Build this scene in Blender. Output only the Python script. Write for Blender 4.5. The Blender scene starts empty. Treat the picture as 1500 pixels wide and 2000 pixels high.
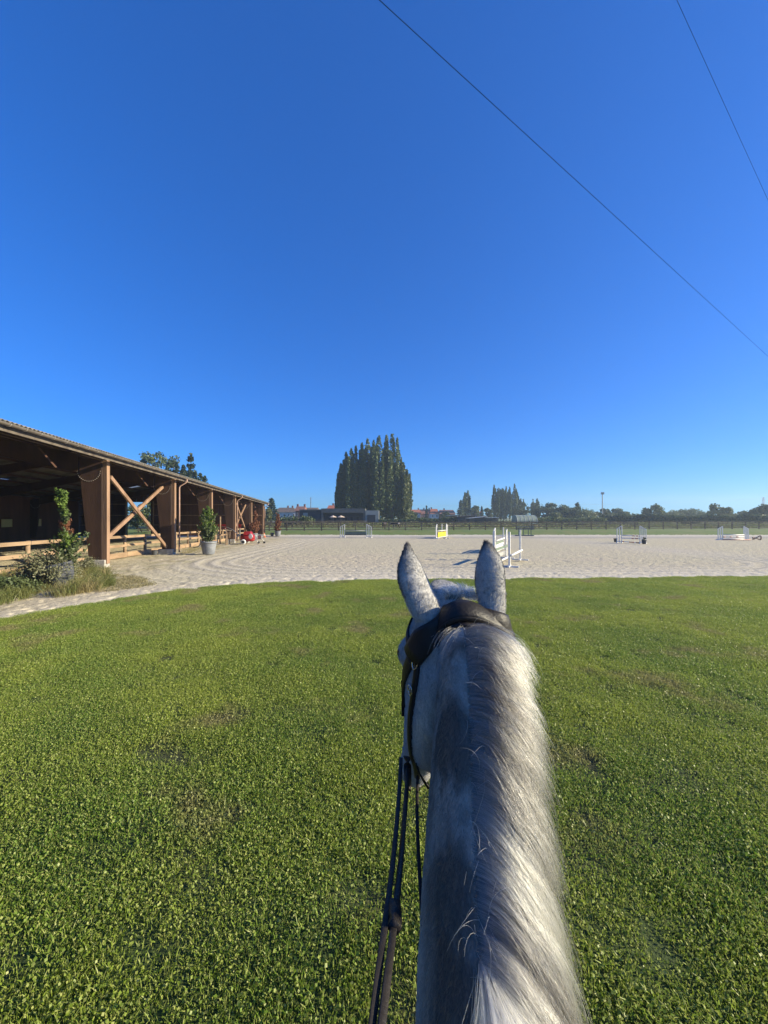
import bpy, bmesh, math, random
import numpy as np
from mathutils import Vector, Matrix, Quaternion
from mathutils.bvhtree import BVHTree

random.seed(7); rng = np.random.default_rng(7)
SC = bpy.context.scene
COL = SC.collection
PI = math.pi

# ------------------------------------------------------------------ camera
CZ = 2.10                       # phone height above the turf
F = 751.0; HX = 750.0; HY = 1010.0   # pin-hole constants of the wide phone lens
cam_d = bpy.data.cameras.new('camera'); cam = bpy.data.objects.new('camera', cam_d); COL.objects.link(cam)
cam.location = (0, 0, CZ); cam.rotation_euler = (PI/2, 0, 0)
cam_d.sensor_fit = 'VERTICAL'; cam_d.sensor_height = 24.0; cam_d.lens = F/2000*24.0
cam_d.shift_y = 10.0/2000; cam_d.clip_start = 0.05; cam_d.clip_end = 6000
SC.camera = cam

# ------------------------------------------------------------------ sky and sun
SUN_EL, SUN_AZ = 21.0, 93.5     # azimuth clockwise from straight ahead
w = bpy.data.worlds.new('World'); SC.world = w; w.use_nodes = True
wn = w.node_tree.nodes; wl = w.node_tree.links; wn.clear()
sky = wn.new('ShaderNodeTexSky'); sky.sky_type = 'NISHITA'; sky.sun_disc = False
sky.sun_elevation = math.radians(SUN_EL); sky.sun_rotation = math.radians(SUN_AZ)
sky.altitude = 0; sky.air_density = 1.0; sky.dust_density = 0.0; sky.ozone_density = 4.0
hs = wn.new('ShaderNodeHueSaturation'); hs.inputs['Saturation'].default_value = 1.18; hs.inputs['Hue'].default_value = 0.5
bg = wn.new('ShaderNodeBackground'); bg.inputs['Strength'].default_value = 0.079
wo = wn.new('ShaderNodeOutputWorld')
tint = wn.new('ShaderNodeMix'); tint.data_type = 'RGBA'; tint.blend_type = 'MULTIPLY'; tint.inputs['Factor'].default_value = 1.0
tint.inputs['B'].default_value = (0.235, 0.91, 2.35, 1)
wl.new(sky.outputs[0], hs.inputs['Color']); wl.new(hs.outputs[0], tint.inputs['A']); gm = wn.new('ShaderNodeGamma'); gm.inputs['Gamma'].default_value = 0.75
wl.new(tint.outputs['Result'], gm.inputs['Color']); wl.new(gm.outputs[0], bg.inputs['Color']); wl.new(bg.outputs[0], wo.inputs['Surface'])
sd = bpy.data.lights.new('sun', 'SUN'); sd.energy = 5.0; sd.angle = math.radians(0.55); sd.color = (1.0, 0.88, 0.62)
so = bpy.data.objects.new('sun', sd); COL.objects.link(so)
_e, _a = math.radians(SUN_EL), math.radians(SUN_AZ)
SUN = Vector((math.sin(_a)*math.cos(_e), math.cos(_a)*math.cos(_e), math.sin(_e)))
so.rotation_euler = SUN.to_track_quat('Z', 'Y').to_euler(); so.location = (60, 0, 40)
SC.view_settings.view_transform = 'Standard'; SC.view_settings.look = 'None'
SC.view_settings.exposure = 1.02; SC.view_settings.gamma = 1.0
SC.view_settings.use_curve_mapping = False
SC.render.engine = 'CYCLES'
SC.cycles.max_bounces = 8; SC.cycles.transparent_max_bounces = 12
try: SC.cycles_curves.shape = 'RIBBONS'
except Exception: pass

# ------------------------------------------------------------------ terrain
def smooth(a, b, x):
    t = min(1.0, max(0.0, (x-a)/(b-a))); return t*t*(3-2*t)
def g(y):
    if y <= 0: return 0.0
    v = -0.014*min(y, 54.0)
    return v + (0.756-0.12)*smooth(53.0, 62.0, y)
gv = np.vectorize(g)
def P(px, py, d): return Vector(((px-HX)/F*d, d, CZ-(py-HY)/F*d))
def on_ground(px, py):
    lo, hi = 0.5, 400.0
    fn = lambda d: (CZ-g(d))*F/d-(py-HY)
    for _ in range(60):
        m = (lo+hi)/2
        if fn(m) > 0: lo = m
        else: hi = m
    return Vector(((px-HX)/F*lo, lo, g(lo)))
def atd(px, d): return Vector(((px-HX)/F*d, d, g(d)))

def vnoise(x, y, seed=0):
    x = np.asarray(x, float); y = np.asarray(y, float)
    xi = np.floor(x).astype(np.int64); yi = np.floor(y).astype(np.int64)
    xf = x-xi; yf = y-yi
    def h(a, b):
        n = (a*374761393 + b*668265263 + seed*974711) & 0xffffffff
        n = ((n ^ (n >> 13))*1274126177) & 0xffffffff
        return ((n ^ (n >> 16)) & 0xffff)/65535.0
    u = xf*xf*(3-2*xf); v = yf*yf*(3-2*yf)
    return (h(xi, yi)*(1-u)+h(xi+1, yi)*u)*(1-v)+(h(xi, yi+1)*(1-u)+h(xi+1, yi+1)*u)*v
def fbm(x, y, seed=0, o=4):
    s = 0; a = 0.5
    for k in range(o): s = s+a*vnoise(x*2**k, y*2**k, seed+k); a *= 0.5
    return s

# ------------------------------------------------------------------ mesh helpers
class MB:
    def __init__(s): s.v = []; s.f = []; s.sm = False
    def box(s, c, size, rot=None, taper=None):
        c = Vector(c); hx, hy, hz = size[0]/2, size[1]/2, size[2]/2; n = len(s.v)
        for z in (-1, 1):
            k = 1.0 if (taper is None or z < 0) else taper
            for x, y in ((-1,-1),(1,-1),(1,1),(-1,1)):
                p = Vector((x*hx*k, y*hy*k, z*hz))
                if rot is not None: p = rot @ p
                s.v.append(tuple(c+p))
        s.f += [(n+3,n+2,n+1,n),(n+4,n+5,n+6,n+7)]+[(n+i, n+(i+1)%4, n+4+(i+1)%4, n+4+i) for i in range(4)]
        return s
    def bar(s, a, b, w, h=None, up=(0,0,1)):
        a = Vector(a); b = Vector(b); h = h or w; d = (b-a); L = d.length; d.normalize()
        up = Vector(up)
        if abs(d.dot(up)) > 0.97: up = Vector((0,1,0)) if abs(d.y) < .9 else Vector((1,0,0))
        x = d.cross(up).normalized(); z = x.cross(d).normalized()
        R = Matrix((x, d, z)).transposed()
        return s.box((a+b)/2, (w, L, h), R)
    def tube(s, pts, r, seg=10, cap=True, ex=None):
        pts = [Vector(p) for p in pts]; n = len(pts)
        rs = r if isinstance(r, (list, tuple)) else [r]*n
        t0 = (pts[1]-pts[0]).normalized()
        ref = Vector((0,0,1)) if abs(t0.z) < .9 else Vector((1,0,0))
        base = len(s.v)
        for i, p in enumerate(pts):
            t = (pts[min(i+1,n-1)]-pts[max(i-1,0)]).normalized()
            x = t.cross(ref)
            x = x.normalized() if x.length > 1e-6 else Vector((1,0,0))
            ref = x.cross(t).normalized(); z = ref
            for k in range(seg):
                a = 2*PI*k/seg; rr = rs[i]
                s.v.append(tuple(p+(x*math.cos(a)*rr+z*math.sin(a)*rr*(ex or 1))))
        for i in range(n-1):
            for k in range(seg):
                a = base+i*seg+k; b = base+i*seg+(k+1)%seg
                s.f.append((a, b, b+seg, a+seg))
        if cap:
            s.f.append(tuple(base+k for k in reversed(range(seg))))
            s.f.append(tuple(base+(n-1)*seg+k for k in range(seg)))
        return s
    def loft(s, rings, cap=True):
        m = len(rings[0]); base = len(s.v)
        for r in rings: s.v += [tuple(p) for p in r]
        for i in range(len(rings)-1):
            for k in range(m):
                a = base+i*m+k; b = base+i*m+(k+1)%m
                s.f.append((a, b, b+m, a+m))
        if cap:
            s.f.append(tuple(base+k for k in reversed(range(m))))
            s.f.append(tuple(base+(len(rings)-1)*m+k for k in range(m)))
        return s
    def prism(s, poly, off):
        n = len(s.v); m = len(poly); off = Vector(off)
        s.v += [tuple(p) for p in poly]+[tuple(Vector(p)+off) for p in poly]
        s.f += [tuple(range(n, n+m)), tuple(reversed(range(n+m, n+2*m)))]
        s.f += [(n+(i+1)%m, n+i, n+m+i, n+m+(i+1)%m) for i in range(m)]
        return s
    def build(s, name, mat, parent=None, smooth=False, bevel=0):
        me = bpy.data.meshes.new(name); me.from_pydata(s.v, [], s.f); me.validate()
        bm = bmesh.new(); bm.from_mesh(me); bmesh.ops.recalc_face_normals(bm, faces=bm.faces)
        if bevel: bmesh.ops.bevel(bm, geom=list(bm.edges), offset=bevel, segments=1, affect='EDGES')
        bm.to_mesh(me); bm.free()
        me.materials.append(mat)
        if smooth: me.polygons.foreach_set('use_smooth', [True]*len(me.polygons))
        return link(name, me, parent)
def link(name, data, parent=None, loc=None):
    o = bpy.data.objects.new(name, data); COL.objects.link(o)
    if parent is not None: o.parent = parent
    if loc is not None: o.location = loc
    return o
def tag(o, label=None, cat=None, group=None, kind=None):
    if label: o['label'] = label
    if cat: o['category'] = cat
    if group: o['group'] = group
    if kind: o['kind'] = kind
    return o
def thing(name, label, cat, loc=(0,0,0), rz=0, group=None):
    o = bpy.data.objects.new(name, None); COL.objects.link(o); o.location = loc; o.rotation_euler = (0,0,rz)
    o.empty_display_size = .1
    return tag(o, label, cat, group)
def copy_thing(root, loc, rz=None, label=None, group=None):
    r = root.copy(); COL.objects.link(r); r.location = loc
    if rz is not None: r.rotation_euler = (0,0,rz)
    if label: r['label'] = label
    if group: r['group'] = group
    for ch in list(root.children):
        c = ch.copy(); COL.objects.link(c); c.parent = r
        for gg in ch.children:
            d = gg.copy(); COL.objects.link(d); d.parent = c
    return r
def np_mesh(name, V, Fq, mats, smooth=False):
    me = bpy.data.meshes.new(name)
    V = np.asarray(V, np.float32); Fq = np.asarray(Fq, np.int32); k = Fq.shape[1]
    me.vertices.add(len(V)); me.vertices.foreach_set('co', V.ravel())
    me.loops.add(Fq.size); me.loops.foreach_set('vertex_index', Fq.ravel())
    me.polygons.add(len(Fq)); me.polygons.foreach_set('loop_start', np.arange(0, Fq.size, k, dtype=np.int32))
    me.polygons.foreach_set('loop_total', np.full(len(Fq), k, np.int32))
    if smooth: me.polygons.foreach_set('use_smooth', np.ones(len(Fq), bool))
    me.update(calc_edges=True)
    for m in (mats if isinstance(mats, list) else [mats]): me.materials.append(m)
    return me
def leaf_quads(C, size, aspect=1.6, up=0.0, rng=rng, N=None):
    """leaf-shaped quads (rhombic, slightly folded) at centres C"""
    C = np.asarray(C, float); n = len(C)
    a = rng.normal(size=(n,3)); a[:,2] += up; a /= np.linalg.norm(a, axis=1)[:,None]
    b = rng.normal(size=(n,3)); b -= (a*b).sum(1)[:,None]*a; b /= np.linalg.norm(b, axis=1)[:,None]
    s = (size*rng.uniform(.6, 1.35, n))[:,None] if np.isscalar(size) else size[:,None]
    nn = np.cross(a, b)
    V = np.stack([C-a*s*aspect/2, C+b*s/2+nn*s*.12, C+a*s*aspect/2, C-b*s/2+nn*s*.12], 1).reshape(-1,3)
    return V, np.arange(4*n).reshape(-1,4)

# ------------------------------------------------------------------ materials
def nt(m):
    m.use_nodes = True; n = m.node_tree.nodes; n.clear(); return n, m.node_tree.links
def mat(name, c1, c2=None, scale=5.0, rough=.8, bump=.0, bscale=None, stretch=None, spec=.3, metal=0.0, transl=0.0, coord='Object', detail=5, fac=(.35,.65), c3=None, s3=.3):
    m = bpy.data.materials.new(name); n, l = nt(m)
    out = n.new('ShaderNodeOutputMaterial'); p = n.new('ShaderNodeBsdfPrincipled')
    p.inputs['Roughness'].default_value = rough; p.inputs['Metallic'].default_value = metal
    p.inputs['Specular IOR Level'].default_value = spec
    tc = n.new('ShaderNodeTexCoord'); mp = n.new('ShaderNodeMapping')
    if coord == 'World':
        ge = n.new('ShaderNodeNewGeometry'); l.new(ge.outputs['Position'], mp.inputs['Vector'])
    else: l.new(tc.outputs[coord], mp.inputs['Vector'])
    if stretch: mp.inputs['Scale'].default_value = stretch
    colour = None
    if c2 is None: p.inputs['Base Color'].default_value = (*c1, 1)
    else:
        no = n.new('ShaderNodeTexNoise'); no.inputs['Scale'].default_value = scale; no.inputs['Detail'].default_value = detail
        l.new(mp.outputs[0], no.inputs['Vector'])
        mr = n.new('ShaderNodeMapRange'); mr.inputs['From Min'].default_value = fac[0]; mr.inputs['From Max'].default_value = fac[1]
        l.new(no.outputs['Fac'], mr.inputs['Value'])
        mx = n.new('ShaderNodeMix'); mx.data_type = 'RGBA'; mx.inputs['A'].default_value = (*c1,1); mx.inputs['B'].default_value = (*c2,1)
        l.new(mr.outputs[0], mx.inputs['Factor']); colour = mx.outputs['Result']
        if c3:
            n3 = n.new('ShaderNodeTexNoise'); n3.inputs['Scale'].default_value = s3; n3.inputs['Detail'].default_value = 4
            l.new(mp.outputs[0], n3.inputs['Vector'])
            m3 = n.new('ShaderNodeMapRange'); m3.inputs['From Min'].default_value = .45; m3.inputs['From Max'].default_value = .7
            l.new(n3.outputs['Fac'], m3.inputs['Value'])
            x3 = n.new('ShaderNodeMix'); x3.data_type = 'RGBA'; l.new(m3.outputs[0], x3.inputs['Factor'])
            l.new(colour, x3.inputs['A']); x3.inputs['B'].default_value = (*c3,1); colour = x3.outputs['Result']
        l.new(colour, p.inputs['Base Color'])
    if bump:
        nb = n.new('ShaderNodeTexNoise'); nb.inputs['Scale'].default_value = bscale or scale*4; nb.inputs['Detail'].default_value = 6
        l.new(mp.outputs[0], nb.inputs['Vector'])
        bp = n.new('ShaderNodeBump'); bp.inputs['Strength'].default_value = min(1,bump); bp.inputs['Distance'].default_value = .02*max(1,bump)
        l.new(nb.outputs['Fac'], bp.inputs['Height']); l.new(bp.outputs[0], p.inputs['Normal'])
    if transl:
        tr = n.new('ShaderNodeBsdfTranslucent'); ms = n.new('ShaderNodeMixShader'); ms.inputs[0].default_value = transl
        if colour is not None: l.new(colour, tr.inputs['Color'])
        else: tr.inputs['Color'].default_value = (*c1,1)
        l.new(p.outputs[0], ms.inputs[1]); l.new(tr.outputs[0], ms.inputs[2]); l.new(ms.outputs[0], out.inputs['Surface'])
    else: l.new(p.outputs[0], out.inputs['Surface'])
    return m
M = {}
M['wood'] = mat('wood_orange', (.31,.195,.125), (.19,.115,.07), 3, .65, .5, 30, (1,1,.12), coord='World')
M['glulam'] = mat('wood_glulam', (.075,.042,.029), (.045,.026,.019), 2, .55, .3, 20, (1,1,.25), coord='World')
M['rail'] = mat('wood_rail', (.36,.25,.155), (.23,.155,.095), 4, .7, .5, 30, (1,.2,1), coord='World')
M['oldwood'] = mat('wood_weathered', (.15,.125,.10), (.07,.055,.045), 3, .85, .6, 20, (.3,1,1), coord='World')
M['plank'] = mat('wood_cladding', (.12,.058,.038), (.07,.035,.024), 1.5, .7, .3, 12, (1,1,.15), coord='World')
M['roof'] = mat('fibre_cement', (.20,.19,.17), (.12,.115,.10), 1.5, .85, .5, 14, coord='World')
M['zinc'] = mat('zinc_gutter', (.22,.19,.16), (.15,.13,.11), 3, .42, 0, metal=.35)
M['conc'] = mat('concrete', (.42,.41,.38), (.28,.27,.25), 6, .9, .6, 40)
M['white'] = mat('white_paint', (.80,.79,.75), (.60,.59,.55), 9, .45, .1, 40)
M['black'] = mat('black_rubber', (.025,.026,.028), (.05,.05,.05), 8, .6, .2)
M['metal'] = mat('galvanised', (.35,.35,.34), (.22,.22,.22), 10, .4, 0, metal=.7)
M['skylight'] = mat('skylight_plastic', (.80,.84,.80), (.6,.66,.62), 2, .5, 0, transl=.5)
# ------------------------------------------------------------------ scattering (ground cover only)
def scatter(name, pts, rots, scls, srcs, parent=None):
    """point mesh + geometry nodes; srcs are patches kept outside the scene"""
    me = bpy.data.meshes.new(name); pts = np.asarray(pts, np.float32)
    me.vertices.add(len(pts)); me.vertices.foreach_set('co', pts.ravel())
    a = me.attributes.new('rot', 'FLOAT_VECTOR', 'POINT'); a.data.foreach_set('vector', np.asarray(rots, np.float32).ravel())
    a = me.attributes.new('scl', 'FLOAT_VECTOR', 'POINT'); a.data.foreach_set('vector', np.asarray(scls, np.float32).ravel())
    o = link(name, me, parent)
    pc = bpy.data.collections.new(name+'_patches')
    for s in srcs: pc.objects.link(s)
    ng = bpy.data.node_groups.new(name+'_scatter', 'GeometryNodeTree')
    ng.interface.new_socket('Geometry', in_out='INPUT', socket_type='NodeSocketGeometry')
    ng.interface.new_socket('Geometry', in_out='OUTPUT', socket_type='NodeSocketGeometry')
    n, l = ng.nodes, ng.links
    gi = n.new('NodeGroupInput'); go = n.new('NodeGroupOutput')
    ci = n.new('GeometryNodeCollectionInfo'); ci.inputs['Collection'].default_value = pc
    ci.inputs['Separate Children'].default_value = True; ci.inputs['Reset Children'].default_value = True
    ip = n.new('GeometryNodeInstanceOnPoints'); ip.inputs['Pick Instance'].default_value = True
    ra = n.new('GeometryNodeInputNamedAttribute'); ra.data_type = 'FLOAT_VECTOR'; ra.inputs['Name'].default_value = 'rot'
    sa = n.new('GeometryNodeInputNamedAttribute'); sa.data_type = 'FLOAT_VECTOR'; sa.inputs['Name'].default_value = 'scl'
    rv = n.new('FunctionNodeRandomValue'); rv.data_type = 'INT'
    for s in rv.inputs:
        if s.type == 'INT' and s.name == 'Max': s.default_value = len(srcs)-1
        if s.type == 'INT' and s.name == 'Min': s.default_value = 0
    outi = [s for s in rv.outputs if s.type == 'INT'][0]
    l.new(gi.outputs[0], ip.inputs['Points']); l.new(ci.outputs[0], ip.inputs['Instance'])
    l.new(ra.outputs['Attribute'], ip.inputs['Rotation']); l.new(sa.outputs['Attribute'], ip.inputs['Scale'])
    l.new(outi, ip.inputs['Instance Index']); l.new(ip.outputs[0], go.inputs[0])
    md = o.modifiers.new('scatter', 'NODES'); md.node_group = ng
    return o

def blades(n, area, hmin, hmax, wid, lean=.5, rng=rng, round_=True):
    """bent tapering grass blades: 2 quads each (tip pinched)"""
    if round_:
        r = area*np.sqrt(rng.random(n)); t = rng.random(n)*2*PI; x = r*np.cos(t); y = r*np.sin(t)
    else: x = rng.uniform(-area, area, n); y = rng.uniform(-area, area, n)
    h = rng.uniform(hmin, hmax, n); a = rng.random(n)*2*PI; d = np.stack([np.cos(a), np.sin(a), 0*a], 1)
    a2 = rng.random(n)*2*PI; s = np.stack([np.cos(a2), np.sin(a2), 0*a], 1)*(wid*rng.uniform(.6,1.3,n))[:,None]/2
    L = (rng.uniform(.15, 1, n)*lean)[:,None]*h[:,None]
    B = np.stack([x, y, 0*x], 1); Z = np.array([0,0,1.0])
    p0 = B; p1 = B+d*L*.35+Z*h[:,None]*.55; p2 = B+d*L+Z*h[:,None]*.92
    V = np.stack([p0-s*.8, p0+s*.8, p1+s, p1-s, p2+s*.15, p2-s*.15], 1).reshape(-1,3)
    i = np.arange(n)[:,None]*6
    Fq = np.concatenate([i+np.array([0,1,2,3]), i+np.array([3,2,4,5])])
    return V, Fq
def join(parts):
    Vs, Fs, k = [], [], 0
    for V, Fq in parts: Vs.append(V); Fs.append(Fq+k); k += len(V)
    return np.concatenate(Vs), np.concatenate(Fs)

def grass_mat(name, c1, c2, c3, c4, tr=.42, rough=.45, spec=.35, s1=.55, dry=.57):
    m = bpy.data.materials.new(name); n, l = nt(m)
    out = n.new('ShaderNodeOutputMaterial'); p = n.new('ShaderNodeBsdfPrincipled'); tr_ = n.new('ShaderNodeBsdfTranslucent')
    ge = n.new('ShaderNodeNewGeometry')
    def noise(s, det, f0, f1):
        no = n.new('ShaderNodeTexNoise'); no.inputs['Scale'].default_value = s; no.inputs['Detail'].default_value = det
        l.new(ge.outputs['Position'], no.inputs['Vector'])
        mr = n.new('ShaderNodeMapRange'); mr.inputs['From Min'].default_value = f0; mr.inputs['From Max'].default_value = f1
        l.new(no.outputs['Fac'], mr.inputs['Value']); return mr.outputs[0]
    def mix(f, a, b):
        x = n.new('ShaderNodeMix'); x.data_type = 'RGBA'; l.new(f, x.inputs['Factor'])
        for s, v in (('A', a), ('B', b)):
            if isinstance(v, tuple): x.inputs[s].default_value = (*v, 1)
            else: l.new(v, x.inputs[s])
        return x.outputs['Result']
    c = mix(noise(s1, 5, .38, .62), c1, c2)
    c = mix(noise(60, 2, .45, .62), c, c3)
    c = mix(noise(.9, 6, dry, dry+.10), c, c4)
    l.new(c, p.inputs['Base Color']); l.new(c, tr_.inputs['Color'])
    p.inputs['Roughness'].default_value = rough; p.inputs['Specular IOR Level'].default_value = spec
    ms = n.new('ShaderNodeMixShader'); ms.inputs[0].default_value = tr
    l.new(p.outputs[0], ms.inputs[1]); l.new(tr_.outputs[0], ms.inputs[2]); l.new(ms.outputs[0], out.inputs['Surface'])
    return m
M['grass'] = grass_mat('turf_leaf', (.13,.235,.028), (.28,.355,.045), (.40,.43,.13), (.31,.30,.12))
M['weed'] = grass_mat('weed_leaf', (.09,.14,.03), (.16,.19,.05), (.26,.25,.10), (.34,.29,.14), dry=.5)
M['dry'] = grass_mat('dry_leaf', (.26,.24,.11), (.34,.30,.16), (.42,.37,.22), (.40,.34,.2), dry=.5)
M['turf'] = mat('turf_soil_gap_shade', (.030,.055,.012), (.055,.075,.02), 1.2, .95, .8, 45, coord='World', c3=(.07,.065,.03), s3=.9)  # soil sheet under the blades, colour darkened to stand for shade in the gaps
M['field'] = mat('paddock_turf', (.085,.13,.03), (.15,.18,.055), .35, .95, .8, 9, coord='World', c3=(.22,.20,.10), s3=.12)

# ------------------------------------------------------------------ base terrain to the horizon
ys = [-400,-100,-30,-10,0,5,10,20,30,40,48,53]+list(np.linspace(54,63,10))+[75,90,110,140,200,300,500,900,1800,3500]
xs = [-3500,-1500,-600,-300,-150,-80,-40,-20,-10,0,10,20,40,80,150,300,600,1500,3500]
V = [(x, y, g(y)-.06) for y in ys for x in xs]; nx = len(xs)
Fq = [(j*nx+i, j*nx+i+1, (j+1)*nx+i+1, (j+1)*nx+i) for j in range(len(ys)-1) for i in range(nx-1)]
o = link('ground', np_mesh('ground', V, Fq, M['field'], True)); tag(o, kind='structure', label='green paddock ground running out to the horizon')

# ------------------------------------------------------------------ lawn outline
edge = [on_ground(px, py) for px, py in ((0,1210),(100,1192),(200,1175),(300,1160),(400,1148),(500,1140),(600,1136),(750,1133),(900,1132),(1100,1130),(1300,1128),(1500,1126))]
EX = [-40.0]+[p.x for p in edge]+[45.0]
EY = [edge[0].y-(edge[0].x+40)*((edge[1].y-edge[0].y)/(edge[1].x-edge[0].x))]+[p.y for p in edge]+[edge[-1].y+(45-edge[-1].x)*.06]
def lawn_edge(x): return np.interp(x, EX, EY)+(vnoise(np.asarray(x)*1.7, 0*np.asarray(x)+3, 5)-.5)*.22+(vnoise(np.asarray(x)*7, 0*np.asarray(x)+3, 6)-.5)*.09
def lawn_relief(x, y): return .050*(fbm(x*.95, y*1.5, 23, 3)-.42)*np.clip((y-0.2)/1.5, 0, 1)
lx = np.linspace(-22, 32, 541); t = np.linspace(0, 1, 180)
V = []
for k, tt in enumerate(t):
    ey = lawn_edge(lx); yy = -16+(ey+16)*tt
    zz = gv(yy)+lawn_relief(lx, yy)+(0 if k < 179 else -.06)
    V.append(np.stack([lx, yy, zz], 1))
V = np.concatenate(V); nx = len(lx)
Fq = np.array([(j*nx+i, j*nx+i+1, (j+1)*nx+i+1, (j+1)*nx+i) for j in range(179) for i in range(nx-1)])
o = link('lawn', np_mesh('lawn', V, Fq, M['turf'], True)); tag(o, kind='structure')

def turf_patch(i):
    r = np.random.default_rng(100+i)
    parts = [blades(190, .17, .016, .044, .0046, .9, r)]
    C = np.stack([r.normal(0,.08,120), r.normal(0,.08,120), r.uniform(.010,.036,120)], 1)
    V, Fq = leaf_quads(C, .0115, 1.1, 0, r)
    parts.append((V, Fq))
    V, Fq = join(parts)
    me = np_mesh('turf_patch', V, Fq, M['grass']); return bpy.data.objects.new('turf_patch', me)
srcs = [turf_patch(i) for i in range(5)]
def cull(x, y, m=1.22, pad=1.2): return np.abs(x) < m*y+pad
N = 40000
x = rng.uniform(-19, 19, N); y = rng.uniform(.9, 15.5, N)
keep = cull(x, y) & (y < lawn_edge(x)-.02); x, y = x[keep], y[keep]
sc = rng.uniform(.75, 1.25, len(x)); hz = sc*(.72+.55*vnoise(x*1.6, y*2.2, 21))
rot = np.stack([rng.uniform(-.08,.08,len(x)), rng.uniform(-.08,.08,len(x)), rng.random(len(x))*2*PI], 1)
o = scatter('lawn_grass', np.stack([x, y, gv(y)-.004+lawn_relief(x, y)], 1), rot, np.stack([sc, sc, hz], 1), srcs)
tag(o, 'short mown lawn grass mixed with clover leaves', 'grass', kind='stuff')

# ------------------------------------------------------------------ sand sheet with real hoof and harrow relief
BX = lambda y: -11.04-.113*y                       # eave line of the hall
def sdf_track(x, y):
    cx, cy, r = 6.0, 36.0, 7.0; hx, hy = 16.0, 20.5
    dx = np.abs(x-cx-0.0)-(hx-r); dy = np.abs(y-cy)-(hy-r)
    return np.hypot(np.maximum(dx,0), np.maximum(dy,0))+np.minimum(np.maximum(dx,dy),0)-r
rows = [7.0]
while rows[-1] < 24: rows.append(rows[-1]*1.0042)
while rows[-1] < 57.6: rows.append(rows[-1]*1.011)
rows = np.array(rows); us = np.concatenate([np.linspace(-3.0,-1.25,60), np.linspace(-1.24,1.3,760), np.linspace(1.32,2.4,40)])
Y, U = np.meshgrid(rows, us, indexing='ij'); X = U*Y
d = sdf_track(X, Y)
band = np.exp(-((d+.5)/2.6)**2)                    # ridden-in track round the arena
fade = np.clip(1.25-Y/60, .35, 1)
h = .030*(fbm(X*3.2, Y*3.2, 31, 4)-.5)
pits = np.clip(vnoise(X*6.3, Y*5.3, 41)-.58, 0, 1)*np.clip(vnoise(X*1.1, Y*1.1, 43)+.45, 0, 1)
ne_ = np.exp(-np.maximum(Y-lawn_edge(X), 0)/1.6)
h -= .085*pits*(1-.5*band)*(1+1.1*ne_)
h += .015*band*np.sin(d*2*PI/.85+2.0*(vnoise(X*.4, Y*.4, 47)-.5))*(.5+vnoise(X*.9, Y*.9, 48))
h += .02*np.exp(-((np.abs(d)-2.9)/.16)**2)*(vnoise(X*1.5, Y*1.5, 49))
zz = gv(Y)+h*np.clip(1.4-Y/90, .6, 1)-.005-.10*(Y < lawn_edge(X)-.12)
V = np.stack([X, Y, zz], -1).reshape(-1,3)
nr, nc = X.shape; i = np.arange(nr-1)[:,None]*nc+np.arange(nc-1)[None,:]
Fq = np.stack([i, i+1, i+nc+1, i+nc], -1).reshape(-1,4)
def sand_mat():
    m = bpy.data.materials.new('arena_sand'); n, l = nt(m)
    out = n.new('ShaderNodeOutputMaterial'); p = n.new('ShaderNodeBsdfPrincipled'); p.inputs['Roughness'].default_value = .95; p.inputs['Specular IOR Level'].default_value = .1
    at = n.new('ShaderNodeAttribute'); at.attribute_name = 'sand'
    ge = n.new('ShaderNodeNewGeometry')
    no = n.new('ShaderNodeTexNoise'); no.inputs['Scale'].default_value = 9; no.inputs['Detail'].default_value = 8; no.inputs['Roughness'].default_value = .7
    l.new(ge.outputs['Position'], no.inputs['Vector'])
    mr = n.new('ShaderNodeMapRange'); mr.inputs['From Min'].default_value = .3; mr.inputs['From Max'].default_value = .7; mr.inputs['To Min'].default_value = .72; mr.inputs['To Max'].default_value = 1.18
    l.new(no.outputs['Fac'], mr.inputs['Value'])
    mu = n.new('ShaderNodeVectorMath'); mu.operation = 'SCALE'; l.new(at.outputs['Color'], mu.inputs[0]); l.new(mr.outputs[0], mu.inputs['Scale'])
    l.new(mu.outputs[0], p.inputs['Base Color'])
    n2 = n.new('ShaderNodeTexNoise'); n2.inputs['Scale'].default_value = 7; n2.inputs['Detail'].default_value = 9; n2.inputs['Roughness'].default_value = .65
    l.new(ge.outputs['Position'], n2.inputs['Vector'])
    bp = n.new('ShaderNodeBump'); bp.inputs['Strength'].default_value = .8; bp.inputs['Distance'].default_value = .06
    l.new(n2.outputs['Fac'], bp.inputs['Height']); l.new(bp.outputs[0], p.inputs['Normal'])
    l.new(p.outputs[0], out.inputs['Surface']); return m
M['sand'] = sand_mat()
me = np_mesh('sand_arena', V, Fq, M['sand'], True)
base = np.array([.51,.455,.315]); whit = np.array([.68,.62,.50]); grey = np.array([.42,.38,.31]); straw = np.array([.36,.31,.19]); green = np.array([.17,.19,.08]); ochre = np.array([.52,.445,.33])
x, y = V[:,0], V[:,1]
def mixc(c, f, b): return c*(1-f[:,None])+np.asarray(b)[None,:]*f[:,None]
c = np.repeat(base[None,:], len(V), 0)
c = mixc(c, np.clip(fbm(x*.25, y*.5, 61)*1.6-.6, 0, 1), ochre)
c = mixc(c, band.ravel()*.35, grey*1.12)
near_edge = np.exp(-np.maximum(y-lawn_edge(x), 0)/1.1)
tr_ = np.clip(np.sin(d.ravel()*2*PI/.85+2.0*(vnoise(x*.4, y*.4, 47)-.5)), 0, 1)*band.ravel(); c = mixc(c, tr_*.45, whit)
c = mixc(c, near_edge*.85, whit)
yl = y > 50.5+.03*x
c = mixc(c, np.clip((y-50.6)/.6, 0, 1), grey)
c = mixc(c, np.clip((y-54.8)/.5, 0, 1), whit*.85)
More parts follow.
